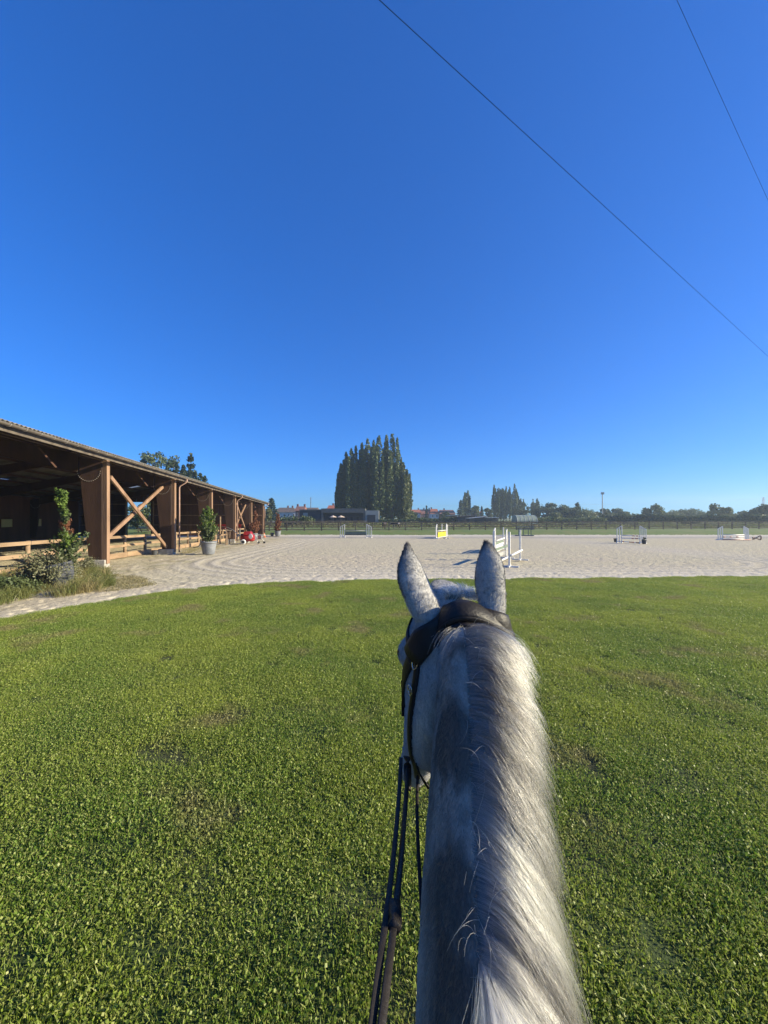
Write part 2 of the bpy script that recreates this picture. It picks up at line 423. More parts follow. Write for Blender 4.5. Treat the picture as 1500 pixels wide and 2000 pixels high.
apron = np.clip((BX(y)+2.9+1.2*vnoise(x*.4, y*.4, 63)-x)/1.2, 0, 1)*(x > BX(y)-2.2)*(y < 50)
c = mixc(c, apron*.75*np.clip(fbm(x*1.5, y*1.5, 65)*2.6-.9, 0, 1), straw)
c = mixc(c, apron*.8*np.clip(fbm(x*.9+9, y*.9, 67)*4-2.2, 0, 1), green)
a = me.color_attributes.new('sand', 'FLOAT_COLOR', 'POINT'); a.data.foreach_set('color', np.concatenate([c, np.ones((len(c),1))], 1).astype(np.float32).ravel())
o = link('sand_arena', me); tag(o, kind='structure', label='pale churned riding sand with harrow tracks')

# grass verge beyond the arena
vx = np.linspace(-70, 150, 240)
rowsv = [56.6, 57.2, 59, 61, 63, 66, 72, 80]
V = []
for k, yy in enumerate(rowsv):
    yv = yy+0*vx+(.25*(vnoise(vx*1.2, 0*vx, 71)-.5) if k == 0 else 0)
    V.append(np.stack([vx, yv, gv(yv)+(.01 if k else -.02)], 1))
V = np.concatenate(V); nx = len(vx)
Fq = np.array([(j*nx+i, j*nx+i+1, (j+1)*nx+i+1, (j+1)*nx+i) for j in range(len(rowsv)-1) for i in range(nx-1)])
M['verge'] = mat('verge_turf', (.10,.155,.035), (.13,.18,.045), 1.0, .95, .6, 14, coord='World', c3=(.17,.18,.06), s3=.4)
o = link('grass_verge', np_mesh('grass_verge', V, Fq, M['verge'], True)); tag(o, kind='structure')

# ------------------------------------------------------------------ weeds by the hall
def weed_patch(i, mt, n, h0, h1):
    r = np.random.default_rng(200+i)
    parts = [blades(n, .20, h0, h1, .009, 1.0, r)]
    k = n//3
    C = np.stack([r.normal(0,.1,k), r.normal(0,.1,k), r.uniform(.01,h1*.8,k)], 1)
    parts.append(leaf_quads(C, .022, 1.5, 0, r)); V, Fq = join(parts)
    return bpy.data.objects.new('weed_patch', np_mesh('weed_patch', V, Fq, mt))
def poly_in(px, py, n, seed):
    r = np.random.default_rng(seed); out = []
    A = np.array([(on_ground(a, b).x, on_ground(a, b).y) for a, b in zip(px, py)])
    lo, hi = A.min(0), A.max(0)
    Q = r.uniform(lo, hi, (n, 2)); ins = np.zeros(n, bool); j = len(A)-1
    for i in range(len(A)):
        c = ((A[i,1] > Q[:,1]) != (A[j,1] > Q[:,1])) & (Q[:,0] < (A[j,0]-A[i,0])*(Q[:,1]-A[i,1])/(A[j,1]-A[i,1]+1e-9)+A[i,0])
        ins ^= c; j = i
    return Q[ins]
def cover(name, polys, n, mt, h0, h1, seed, label):
    Q = np.concatenate([poly_in(p[0], p[1], n, seed+k) for k, p in enumerate(polys)])
    Q = Q[vnoise(Q[:,0]*1.3, Q[:,1]*1.3, seed) > .33]; m = len(Q); r = np.random.default_rng(seed)
    s = r.uniform(.6, 1.3, m)
    o = scatter(name, np.stack([Q[:,0], Q[:,1], gv(Q[:,1])-.01], 1), np.stack([0*s, 0*s, r.random(m)*6.28], 1), np.stack([s, s, s*r.uniform(.5,1.2,m)], 1),
                [weed_patch(seed+i, mt, 60, h0, h1) for i in range(3)])
    return tag(o, label, 'weeds', kind='stuff')
cover('weeds', [((95,215,205,110),(1170,1150,1112,1118)), ((-60,-60,60,150,205,190,120,40),(1150,1200,1165,1158,1150,1128,1120,1120))], 1000, M['weed'], .10, .40, 11, 'tall green weeds growing round the tilted planter')
cover('dry_grass', [((190,300,280,230,180),(1157,1143,1130,1122,1130)), ((350,420,430,360),(1085,1072,1066,1070)), ((425,520,505,430),(1062,1068,1059,1050))],
      420, M['dry'], .02, .07, 31, 'low dry yellow grass along the hall apron')
# ------------------------------------------------------------------ riding hall (open timber barn)
ID = Vector((-1, -.113, 0)).normalized(); AD = Vector((-.113, 1, 0)).normalized()
def HB(y, v, z): return Vector((-11.04-.113*y, y, 0))+ID*v+Vector((0,0,z))
def eave(y): return 5.13-.021*(y-11.9)
PITCH = .20; WID = 25.0; Y0, Y1 = -12.0, 56.0
def roof_z(y, v): return eave(y)+PITCH*(min(v, WID-v)+.5)
hall = thing('riding_hall', 'long open-sided timber riding hall with corrugated roof and cross braces', 'barn', (0,0,0))
# corrugated sheets, with translucent rooflight sheets let in
lights = {}
for k, yc in enumerate(np.arange(-6, 54, 7.35)):
    for j, vc in enumerate((4.2, 9.0, 16.0, 20.8)):
        if (k*2+j) % 3 == 0: lights[(yc-.45, yc+.45, vc-.8, vc+.8)] = 1
pit = .177; ny = int((Y1+.4-Y0)/pit*4); yv = Y0+np.arange(ny+1)*pit/4; wv = .028*np.array([0,1,0,-1])[np.arange(ny+1) % 4]
cuts = sorted(set([-.5, WID/2, WID+.5]+[v for k in lights for v in (k[2], k[3])]))
Vr, Fr, Fl = [], [], []
for i, yy in enumerate(yv):
    for v in cuts:
        p = HB(yy, v, eave(yy)+PITCH*(min(v, WID-v)+.5)+wv[i]); Vr.append(tuple(p))
nc = len(cuts)
for i in range(ny):
    for j in range(nc-1):
        q = (i*nc+j, i*nc+j+1, (i+1)*nc+j+1, (i+1)*nc+j)
        ym, vm = (yv[i]+yv[i+1])/2, (cuts[j]+cuts[j+1])/2
        (Fl if any(a < ym < b and c < vm < d_ for a, b, c, d_ in lights) else Fr).append(q)
rf = link('roof', np_mesh('roof', Vr, Fr, M['roof']), hall)
sm_ = rf.modifiers.new('thick', 'SOLIDIFY'); sm_.thickness = .012
link('skylight', np_mesh('skylight', Vr, Fl, M['skylight']), hall)
# gutter with brackets
mb = MB(); n = 60
rings = []
for yy in np.linspace(Y0, Y1+.3, n):
    ring = []
    for a in np.linspace(PI, 2*PI, 9): ring.append(HB(yy, -.64+.085*math.cos(a), eave(yy)-.10+.085*math.sin(a)))
    for a in np.linspace(2*PI, PI, 9): ring.append(HB(yy, -.64+.078*math.cos(a), eave(yy)-.10+.078*math.sin(a)))
    rings.append(ring)
mb.loft(rings).build('gutter', M['zinc'], hall)
M['zincl'] = mat('bright_zinc', (.42,.38,.33), None, rough=.4, metal=.3)
bm_ = MB(); bm_.tube([ID*(.095*math.cos(a))+Vector((0,0,.095*math.sin(a))) for a in np.linspace(PI, 2*PI, 7)], .011, 5)
br = None
for yy in np.arange(7.0, Y1, .62):
    if br is None: br = bm_.build('gutter_bracket', M['zincl'], hall)
    else: br = link('gutter_bracket', br.data, hall)
    br.location = HB(yy, -.64, eave(yy)-.10)
def beam(name, y0, y1, v, dz, wd, ht, m=M['glulam'], parent=hall):
    b = MB(); a, c = HB(y0, v, eave(y0)+PITCH*(min(v, WID-v)+.5)+dz), HB(y1, v, eave(y1)+PITCH*(min(v, WID-v)+.5)+dz)
    return b.bar(a, c, wd, ht).build(name, m, parent)
beam('fascia', Y0, Y1, -.46, -.24, .04, .20, M['oldwood'])
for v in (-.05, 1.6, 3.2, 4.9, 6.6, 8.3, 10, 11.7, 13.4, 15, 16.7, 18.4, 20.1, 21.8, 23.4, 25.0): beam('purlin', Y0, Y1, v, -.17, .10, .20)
frames = [-11.25, -3.9, 3.45, 10.8, 18.15, 25.5, 32.85, 40.2, 47.55, 54.9]
for k, y in enumerate(frames):
    for side in (0, 1):
        vv = (lambda v: v) if side == 0 else (lambda v: WID-v)
        e = eave(y); gz = g(y)
        hw = .11
        last = (k == len(frames)-1)
        if not last:
            poly = [HB(y-hw, vv(.14), gz+.34), HB(y-hw, vv(.72), gz+.34), HB(y-hw, vv(1.14), e-.62), HB(y-hw, vv(1.14), e-.08), HB(y-hw, vv(.14), e-.30)]
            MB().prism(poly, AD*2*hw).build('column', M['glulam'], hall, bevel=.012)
            b = MB()
            for a in np.arange(PI*1.02, PI*2.0, 2*PI/34):
                for rr in (.50,):
                    c = HB(y-hw-.006, vv(.72+rr*math.cos(a)), e-.72+rr*math.sin(a))
                    if e-.72+rr*math.sin(a) < e-.18: b.box(c, (.034,.02,.034))
            tag(b.build('bolt_ring', M['zincl'], hall), kind='stuff')
        # rafter
        poly = [HB(y-hw+.004, vv(1.2), roof_z(y, 1.2)-1.15), HB(y-hw+.004, vv(12.5), roof_z(y, 12.5)-.95), HB(y-hw+.004, vv(12.5), roof_z(y,12.5)-.29), HB(y-hw+.004, vv(1.2), roof_z(y,1.2)-.29)]
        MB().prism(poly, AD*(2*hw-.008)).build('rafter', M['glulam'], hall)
        if side == 0:
            MB().bar(HB(y, .02, gz+.16), HB(y, .02, e-.16), .22, .20, up=(0,1,0)).build('post', M['wood'], hall, bevel=.01)
            MB().box(HB(y, .45, gz+.15), (.95,.42,.40), Matrix.Rotation(.112, 3, 'Z')).build('concrete_footing', M['conc'], hall, bevel=.02)
            if k < len(frames)-1:
                yk = y+4.5; MB().bar(HB(yk, .9, eave(yk)-.2), HB(yk+.30, .45, eave(yk)-.95), .035, .06).build('knee_brace', M['plank'], hall)
for y in (3.45, 18.15, 40.2):
    a = HB(y+.12, .17, g(y)+1.25); b = HB(y+7.15, .62, eave(y+7.3)-.75)
    c = HB(y+.12, .02, eave(y)-1.0); d_ = HB(y+7.1, .50, g(y+7)+.5)
    MB().bar(a, b, .10, .20).build('cross_brace', M['wood'], hall, bevel=.01)
    MB().bar(c-ID*.12, d_-ID*.12, .10, .20).build('cross_brace', M['wood'], hall, bevel=.01)
M['pipe'] = mat('downpipe_paint', (.45,.30,.24), (.34,.22,.17), 4, .45, 0)
for y in (25.95, 40.6, 55.3):
    e = eave(y); pts = [HB(y, -.64, e-.18), HB(y, -.64, e-.30), HB(y, -.55, e-.42), HB(y, -.22, e-.62), HB(y, -.15, e-.75), HB(y, -.15, e-1.6), HB(y, -.15, g(y)+.1)]
    MB().tube(pts, .05, 8).build('downpipe', M['pipe'], hall, True)
# cladding: end wall and back wall, board by board, joined
r = random.Random(3); b = MB(); v = .0
while v < WID:
    wd = .19; z0 = g(56)+.05; z1 = roof_z(56, v+wd/2)-.06
    if 15.4 < v < 18.6: z0 = 4.2
    b.bar(HB(55.9+r.uniform(-.012,.012), v+wd/2, z0), HB(55.9+r.uniform(-.012,.012), v+wd/2, z1), wd-.003, .03, up=(0,1,0)); v += wd
tag(b.build('end_wall_boards', M['plank'], hall), kind='stuff')
b = MB(); y = Y0
wins = [(40.7, 41.9), (43.7, 44.9), (30, 31.2), (48, 49)]
while y < Y1-.2:
    segs = [(g(y)+.05, eave(y)+.05)]
    if any(a < y < c for a, c in wins): segs = [(g(y)+.05, 1.02), (1.88, eave(y)+.05)]
    for z0, z1 in segs: b.bar(HB(y, WID-.12, z0), HB(y, WID-.12, z1), .03, .197, up=(0,1,0))
    y += .20
tag(b.build('back_wall_boards', M['plank'], hall), kind='stuff')
b = MB(); v = 0
while v < WID:
    b.bar(HB(Y0, v, g(Y0)), HB(Y0, v, roof_z(Y0, v)-.1), .24, .03, up=(0,1,0)); v += .25
tag(b.build('near_wall_boards', M['plank'], hall), kind='stuff')
M['yellowpane'] = mat('yellow_pane', (.75,.62,.30), None, rough=.5, transl=.35)
for a, c in wins: MB().bar(HB(a-.05, WID-.16, 1.45), HB(c+.1, WID-.16, 1.45), .02, .86).build('window', M['yellowpane'], hall)
for z in (1.0, 2.35, 3.9):
    for v0, v1 in ((.3, 15.2), (18.8, 24.8)): MB().bar(HB(55.8, v0, z), HB(55.8, v1, z), .06, .12).build('girt', M['wood'], hall)
for v in (15.2, 18.8): MB().bar(HB(55.75, v, g(56)), HB(55.75, v, 4.3), .14, .14, up=(0,1,0)).build('door_frame', M['rail'], hall)
# riding-arena rail fence inside the hall
fen = thing('hall_fence', 'log post and board fence running along inside the hall', 'fence', (0,0,0))
sp = 2.4; pm = MB().tube([(0,0,-.1),(0,0,.6),(0,0,1.34)], [.095,.09,.085], 12).build('post', M['rail'], fen, True)
rail_top = MB().box((0,0,0), (.055, 1, .15)).build('rail', M['rail'], fen); rail_bot = MB().box((0,0,0), (.05, 1, .30)).build('kick_board', M['rail'], fen)
k = 0; y = 16.2-sp*8
while y < 54.5:
    p = HB(y, 1.95, g(y)); q = HB(y+sp, 1.95, g(y+sp))
    o = pm if k == 0 else link('post', pm.data, fen)
    o.location = p; o.rotation_euler = (0, 0, y)
    for z, src, nm in ((1.25, rail_top, 'rail'), (.74, rail_top, 'rail'), (.17, rail_bot, 'kick_board')):
        if k == 0 and z != .74: o = src
        else: o = link(nm, src.data, fen)
        m_ = (p+q)/2-ID*.11; o.location = m_+Vector((0,0,z+.01*math.sin(y*3+z*7))); dd = q-p; L = dd.length
        o.rotation_euler = (math.atan2(dd.z, math.hypot(dd.x, dd.y))+.004*math.sin(y*5+z), 0, math.atan2(-dd.x, dd.y)); o.scale = (1, L-.02, 1)
    k += 1; y += sp
# orange-lit end posts at the gap in the fence
for (px, y0, y1, d_) in ((430,1009,1062,38.0),):
    pp = P(px, y1, d_); MB().bar((pp.x, pp.y, g(d_)), (pp.x, pp.y, P(px, y0, d_).z), .12, .12, up=(0,1,0)).build('gate_post', M['rail'], fen, bevel=.01)
# trestle beside the gap
tr = thing('trestle', 'pale wooden trestle standing in weeds by the hall opening', 'trestle', (0,0,0))
for px, py0, py1, d_ in ((441,1034,1063,36.0),(443.5,1040,1063.5,36.2),(448,1036,1050,38)):
    a = P(px, py0, d_); MB().bar((a.x, a.y, g(d_)), (a.x+.05, a.y, a.z), .07, .07, up=(0,1,0)).build('leg', M['rail'], tr)
a, c = P(439,1034.5,36.0), P(452,1036.5,38.2); MB().bar(a, c, .09, .07).build('beam', M['oldwood'], tr)
# red seats inside
M['red'] = mat('red_paint', (.38,.022,.022), (.24,.02,.02), 4, .35, .05)
for i, (px, py) in enumerate(((434,1026),(463,1026))):
    t_ = thing('bench', ('red bench behind the gate post inside the hall', 'red bench behind the far cross brace inside the hall')[i], 'bench', HB(50+i*2.5, 1.0, 0), 0)
    d_ = 46+i*3; p = P(px, 1024.5, d_); t_.location = (p.x, p.y, g(d_)); hz = p.z-g(d_)
    MB().box((0,0,hz-.12), (1.0,.05,.30)).build('backrest', M['red'], t_, bevel=.01)
    MB().box((0,-.22,hz-.42), (1.0,.40,.04)).build('seat', M['red'], t_)
    for sx in (-.42, .42): MB().box((sx,-.15,(hz-.44)/2), (.05,.3,hz-.45)).build('leg', M['metal'], t_)
# picnic tables in the daylight beyond the end opening
def picnic(loc, rz, lab):
    t_ = thing('picnic_table', lab, 'picnic table', loc, rz)
    MB().box((0,0,.74), (1.9,.72,.05)).build('table_top', M['oldwood'], t_, bevel=.005)
    for s in (-1,1):
        MB().box((0,s*.68,.44), (1.9,.26,.045)).build('bench_seat', M['oldwood'], t_)
        for q in (-1,1): MB().bar((s*.7, q*.12, .72), (s*.7, q*.72, 0), .09, .05).build('leg', M['oldwood'], t_)
        MB().box((s*.7,0,.39), (.05,1.6,.10)).build('cross_bar', M['oldwood'], t_)
    return t_
M['oldwood2'] = M['oldwood']
picnic(atd(283, 58.5), .15, 'dark picnic table nearest the end opening of the hall'); picnic(atd(300, 62), .1, 'dark picnic table farther out past the hall opening')

# ------------------------------------------------------------------ trees
def leafmat(name, c1, c2, tr=.25, s=.5):
    return mat(name, c1, c2, s, .55, 0, spec=.35, transl=tr, coord='World', fac=(.3,.7))
M['bark'] = mat('bark', (.13,.11,.09), (.07,.06,.05), 3, .9, .8, 12, (1,1,.3))
M['lf_poplar'] = leafmat('leaf_poplar', (.075,.115,.045), (.13,.165,.06))
M['lf_poplar2'] = leafmat('leaf_poplar_sunlit', (.095,.125,.05), (.15,.17,.07))  # paler poplar leaf: sun on the clump's right edge put into the colour
M['lf_dark'] = leafmat('leaf_dark', (.045,.075,.04), (.08,.115,.05))
M['lf_mid'] = leafmat('leaf_mid', (.08,.115,.045), (.13,.16,.065))
M['lf_light'] = leafmat('leaf_light', (.10,.13,.05), (.16,.17,.07))
M['lf_con'] = leafmat('needle_dark', (.022,.045,.026), (.045,.07,.035), .1)
M['lf_young'] = leafmat('needle_young', (.10,.17,.03), (.17,.24,.05), .3, 4)
M['lf_dead'] = leafmat('needle_dead', (.20,.085,.045), (.28,.13,.07), .25, 4)
def tree_parts(t_, V, Fq, leaf, trunk):
    o = link('crown', np_mesh('crown', V, Fq, leaf), t_); trunk.build('trunk', M['bark'], t_, True); return o
def poplar(loc, H, R, seed, leaf, label, group, n=4200, size=.34, spires=9):
    r = np.random.default_rng(seed); loc = Vector(loc)
    t_ = thing('poplar_tree', label, 'poplar', loc, 0, group); Cs = []
    tk = MB().tube([(0,0,-.2),(0,0,H*.4),(0,0,H*.85)], [R*.16,R*.10,.05], 8)
    for k in range(spires):
        if k == 0: bx, by, top, bot, rad, lx, ly = 0,0, H, .06*H, R*.74, 0, 0
        else:
            a = 2*PI*k/(spires-1)+r.uniform(-.4,.4); rr = R*r.uniform(.40,.72); bx, by = rr*math.cos(a), rr*math.sin(a)
            top = H*r.uniform(.70,.96); bot = H*r.uniform(.03,.3); rad = R*r.uniform(.32,.50); lx, ly = bx*.15, by*.15
            tk.tube([(0,0,bot),(bx*.7,by*.7,(bot+top)*.45),(bx+lx*.5,by+ly*.5,top*.9)], [R*.05,R*.03,.02], 5)
        m = int(n*(1.6 if k == 0 else 1)/spires)
        u = r.random(m)**.9; z = bot+(top-bot)*u
        prof = np.minimum(1, 5*u+.35)*np.clip((1-u)**.46*1.15, .03, 1)
        prof *= .8+.35*vnoise(z*.8/R, 0*z+k, seed)
        q = r.normal(size=(m,2)); q /= np.linalg.norm(q, axis=1)[:,None]; q *= (r.random(m)**.45)[:,None]
        Cs.append(np.stack([bx+lx*u+q[:,0]*rad*prof, by+ly*u+q[:,1]*rad*prof, z], 1))
    C = np.concatenate(Cs); k = vnoise(C[:,0]*1.1+9, C[:,2]*.9+C[:,1], seed+3) > .14; C = C[k]
    V, Fq = leaf_quads(C, size, 1.7, .6, r); tree_parts(t_, V, Fq, leaf, tk); return t_
def broadleaf(loc, H, W, seed, leaf, label, cat='tree', group=None, n=3600, size=.36, clumps=26, low=.12, name='broadleaf_tree'):
    r = np.random.default_rng(seed); t_ = thing(name, label, cat, loc, 0, group)
    tk = MB().tube([(0,0,-.2),(.05*W*r.uniform(-1,1),0,H*.3),(0,0,H*.6)], [max(.06,W*.035),max(.05,W*.026),.04], 8); Cs = []
    for k in range(clumps):
        a = r.random()*2*PI; e = r.uniform(-.85, 1); rr = W*.36*math.sqrt(max(0,1-e*e*.8))*r.uniform(.55,1)
        c = np.array([rr*math.cos(a), rr*math.sin(a), H*(.5+low/2)+(H*(.5-low/2))*.78*e]); s = W*r.uniform(.10,.21)
        m = int(n/clumps*r.uniform(.7,1.3)); q = r.normal(size=(m,3)); q /= np.linalg.norm(q, axis=1)[:,None]; q *= (r.random(m)**.4)[:,None]
        Cs.append(c+q*np.array([s,s,s*.8])*min(1, 1))
        if k % 2 == 0: tk.tube([(0,0,H*.28),tuple(c*.55+np.array([0,0,H*.15])),tuple(c)], [W*.015,W*.010,.01], 5)
    C = np.concatenate(Cs); C = C[(C[:,2] > .05)]; V, Fq = leaf_quads(C, size, 1.5, 0, r); tree_parts(t_, V, Fq, leaf, tk); return t_
def conifer(loc, H, R, seed, leaf, label, group=None, n=3000, size=.3, tiers=11, name='conifer_tree', gap=.5, low=.08, trunk=True):
    r = np.random.default_rng(seed); t_ = thing(name, label, 'conifer', loc, 0, group)
    tk = MB().tube([(0,0,-.2),(0,0,H*.97)], [R*.10,.02], 8); Cs = []
    for k in range(tiers):
        z = H*(low+(1-low)*(k+.3)/tiers); rr = R*(1-(k/tiers))**.85+.04*R; arms = 7 if k < tiers-2 else 4
        for a in np.arange(arms)*2*PI/arms+r.random()*6:
            L = rr*r.uniform(.65,1.1); m = max(4, int(n/tiers/arms)); u = r.random(m)**.7
            w_ = L*.20*(1-u*.5)+.05*R
            Cs.append(np.stack([math.cos(a)*L*u+r.normal(size=m)*w_*.7, math.sin(a)*L*u+r.normal(size=m)*w_*.7, z+L*(.12-.30*u+.28*u*u)+r.normal(size=m)*H/tiers*.26*gap], 1))
            if k % 2 == 0: tk.tube([(0,0,z),(math.cos(a)*L*.8, math.sin(a)*L*.8, z-L*.1)], [R*.02,.008], 4)
    m = max(8, n//40); Cs.append(np.stack([r.normal(size=m)*R*.04, r.normal(size=m)*R*.04, H*r.uniform(.88,1.0,m)], 1))
    C = np.concatenate(Cs); V, Fq = leaf_quads(C, size, 2.0, .1, r); tree_parts(t_, V, Fq, leaf, tk); return t_
def fill(px, py, d): return (CZ-g(d)) + (HY-py)/F*d     # height above ground of a point seen at py

# the great poplar clump behind the grey pavilion
tips = [(661.5,939,128,1.5),(666,905,124,2.0),(676,883,128,2.3),(686,876,122,2.3),(695,871,129,2.2),(707,865,123,2.4),(718,857,127,2.9),(730,860,130,2.4),(740,850,122,2.9),(755,850,128,2.4),(766,846,123,3.1),(779,880,127,2.6),(788,904,123,2.3),(794.5,917,127,1.7)]
words = ['short leftmost spire of the big poplar clump','second spire from the left in the big poplar clump','third spire from the left in the big poplar clump','fourth spire from the left in the big poplar clump','fifth spire from the left in the big poplar clump','sixth spire from the left in the big poplar clump','blunt tall poplar left of the centre of the big clump','slim poplar between the two tall spires mid clump','tall narrow poplar in the middle of the big clump','slim poplar just left of the tallest one','tallest poplar of the big clump behind the pavilion','poplar sloping down right of the tallest one','lighter poplar near the right side of the big clump','short sunlit poplar at the right edge of the big clump']
for i, ((px, py, d_, R), wds) in enumerate(zip(tips, words)):
    poplar(atd(px, d_), fill(px, py, d_), R*.97, 300+i, M['lf_poplar2'] if i in (12,13) else M['lf_poplar'], wds, 'poplars of the big clump', n=5600, size=.42)
for i, (px, d_, wds) in enumerate(((690,133,'dark bushy poplar filling the back left of the clump'),(722,134,'dark bushy poplar filling the back middle of the clump'),(757,133,'dark bushy poplar filling the back right of the clump'))):
    poplar(atd(px, d_), fill(px, 905, d_), 5.2, 340+i, M['lf_poplar'], wds, 'poplars of the big clump', n=7500, size=.55, spires=12)
small = [(908,962,205,1.5,'left poplar of the pair beside the dark fir'),(914,958,212,1.9,'right poplar of the pair beside the dark fir'),(965,947,210,1.75,'broad first poplar of the middle row'),(972.5,949,206,1.4,'second poplar of the middle row'),(978,956,214,1.1,'thin third poplar of the middle row'),(983,949,208,1.6,'fourth poplar of the middle row'),(988.5,950,212,1.5,'fifth poplar of the middle row'),(995.5,951,206,1.2,'slim sixth poplar of the middle row'),(1005,945,210,1.9,'tallest poplar of the middle row'),(1011,962,215,1.4,'leaning poplar tucked right of the tallest one'),(1017,974,208,1.3,'short poplar near the right end of the middle row'),(1022,975,212,1.2,'last short poplar of the middle row'),(1041,975,216,1.5,'left poplar of the short pair beside the round trees'),(1049,974,211,1.9,'right poplar of the short pair beside the round trees')]
for i, (px, py, d_, R, wds) in enumerate(small):
    poplar(atd(px, d_), fill(px, py, d_), R*.92, 400+i, M['lf_poplar'], wds, 'poplars in the distant row', n=2600, size=.42, spires=6)
conifer(atd(900,200), fill(900,977,200), 2.6, 431, M['lf_dark'], 'dark ragged fir left of the pair of poplars', n=1500, size=.5)
conifer(atd(530.5,150), fill(530,973,150), 3.4, 432, M['lf_con'], 'dark fir standing just past the end of the hall', n=2600, size=.4)
conifer(atd(833,205), fill(833,988,205), 1.2, 433, M['lf_con'], 'thin dark conifer among the red roofs', n=600, size=.4)
conifer(atd(941,200), fill(941,989,200), 1.5, 434, M['lf_con'], 'small pointed conifer between the two poplar groups', n=700, size=.4)
conifer(atd(1128,170), fill(1128,982,170), 2.6, 435, M['lf_dark'], 'layered dark cedar above the round trees', n=1400, size=.5, tiers=6)
conifer(atd(1228,190), fill(1228,1001,190), 1.0, 436, M['lf_dark'], 'tiny pointed conifer on the right skyline', n=500, size=.4)
conifer(atd(373,92), fill(373,886,92), 2.4, 437, M['lf_con'], 'dark layered fir rising behind the hall roof', n=2600, size=.34, tiers=9)
BL = [(515,1000,120,5,'lf_mid','green bush at the corner of the hall'),(927,990,205,5,'lf_mid','rounded tree right of the poplar pair'),(953,994,195,5,'lf_light','yellowish tree left of the middle poplars'),(1021,985,200,7,'lf_dark','dark round tree at the foot of the last poplars'),
 (1062,989,165,9,'lf_dark','dark round tree right of the short poplar pair'),(1077,983,168,6,'lf_dark','small crowned tree poking above the dark trees'),(1092,992,160,9,'lf_dark','dark round tree below the cedar on its left'),(1108,991,162,8,'lf_mid','green round tree left of the cedar'),(1120,996,158,8,'lf_dark','dense tree under the cedar'),
 (1138,997,160,8,'lf_mid','sloping green tree right of the cedar'),(1152,1001,165,6,'lf_light','light tree at the end of the round trees'),(1167,1002,168,4,'lf_dark','small dark tree beside the lamp mast'),(1080,1004,140,5,'lf_light','pale round bush before the dark trees'),
 (1182,996,172,5,'lf_dark','upright dark tree right of the lamp mast'),(1196,1003,170,6,'lf_mid','low tree between the lamp mast and the oak pair'),(1202,997,176,5.5,'lf_dark','left tree of the joined pair on the skyline'),(1213,997,174,6,'lf_mid','right tree of the joined pair on the skyline'),
 (1240,1005,180,6,'lf_mid','low bush on the skyline past the tiny conifer'),(1274,990,150,7,'lf_mid','large loose tree standing above the dark hedge'),(1262,997,152,4,'lf_dark','darker lower half of the loose tree'),(1300,1004,165,6,'lf_mid','low tree right of the loose tree'),
 (1318,1002,175,8,'lf_mid','first rounded tree of the low wood'),(1335,1000,178,8,'lf_dark','second rounded tree of the low wood'),(1355,997,180,9,'lf_mid','highest rounded tree of the low wood'),(1372,1003,178,7,'lf_mid','last sloping tree of the low wood'),
 (1404,986,140,6,'lf_mid','tall open tree with gaps right of the low wood'),(1418,995,142,4.5,'lf_light','right limb tree beside the tall open tree'),(1449,1000,165,3,'lf_mid','small upright tree before the pylon'),(1436,1005,160,4,'lf_light','low pale bush left of the upright tree'),
 (1468,1003,130,5,'lf_dark','dark shrub at the left of the corner wood'),(1483,998,128,6,'lf_dark','dark tree of the corner wood below the pylon'),(1498,990,126,6,'lf_dark','dark tree at the right border of the picture'),
 (300,889,95,7,'lf_mid','light crowned tree behind the hall roof on the left'),(331,893,93,7,'lf_mid','open topped tree behind the hall roof beside the fir'),(288,896,90,4,'lf_mid','leftmost tree showing above the hall roof'),
 (870,1001,190,5,'lf_dark','dark bush between the red roofed houses'),(806,1003,185,5,'lf_dark','dark bush under the first red roof'),(522,996,118,3.5,'lf_light','pale shrub below the fir past the hall'),(645,1002,140,5,'lf_dark','dark bush behind the grey pavilion'),(801,1001,150,4,'lf_mid','green bush at the foot of the big clump'),
 (560,1014,100,6,'lf_dark','dark bush behind the grazing horse'),(598,1013,98,4,'lf_mid','green bush in front of the brick house')]
for i, (px, py, d_, W, lf, wds) in enumerate(BL):
    broadleaf(atd(px, d_), fill(px, py, d_)*1.12, W*1.3, 500+i, M[lf], wds, n=2000, size=.42 if d_ > 120 else .34, clumps=18)
# clipped leyland row behind the hall
for i, px in enumerate((330,345,358,370,381,391,400)):
    d_ = 78+i*1.5; py = 898+i*5.2
    poplar(atd(px, d_), fill(px, py, d_), 1.9, 600+i, M['lf_con'], ['cypress at the tall left end of the row above the hall roof','second cypress from the tall left end of the roof line row','third cypress from the tall left end of the roof line row','middle cypress of the sloping row above the hall roof','third cypress from the low right end of the roof line row','second cypress from the low right end of the roof line row','cypress at the low right end of the row above the hall roof'][i], 'clipped cypress row behind the hall', n=2200, size=.28, spires=5)
# greenery seen through the end opening
for i, (px, d_, h_) in enumerate(((268,72,4.6),(292,70,5.0),(312,74,4.8))):
    broadleaf(atd(px, d_), h_, 5.5, 640+i, M['lf_mid'], ['left','middle','right'][i]+' leafy shrub seen through the hall opening', 'shrub', name='shrub', n=2400, size=.2, low=.0)
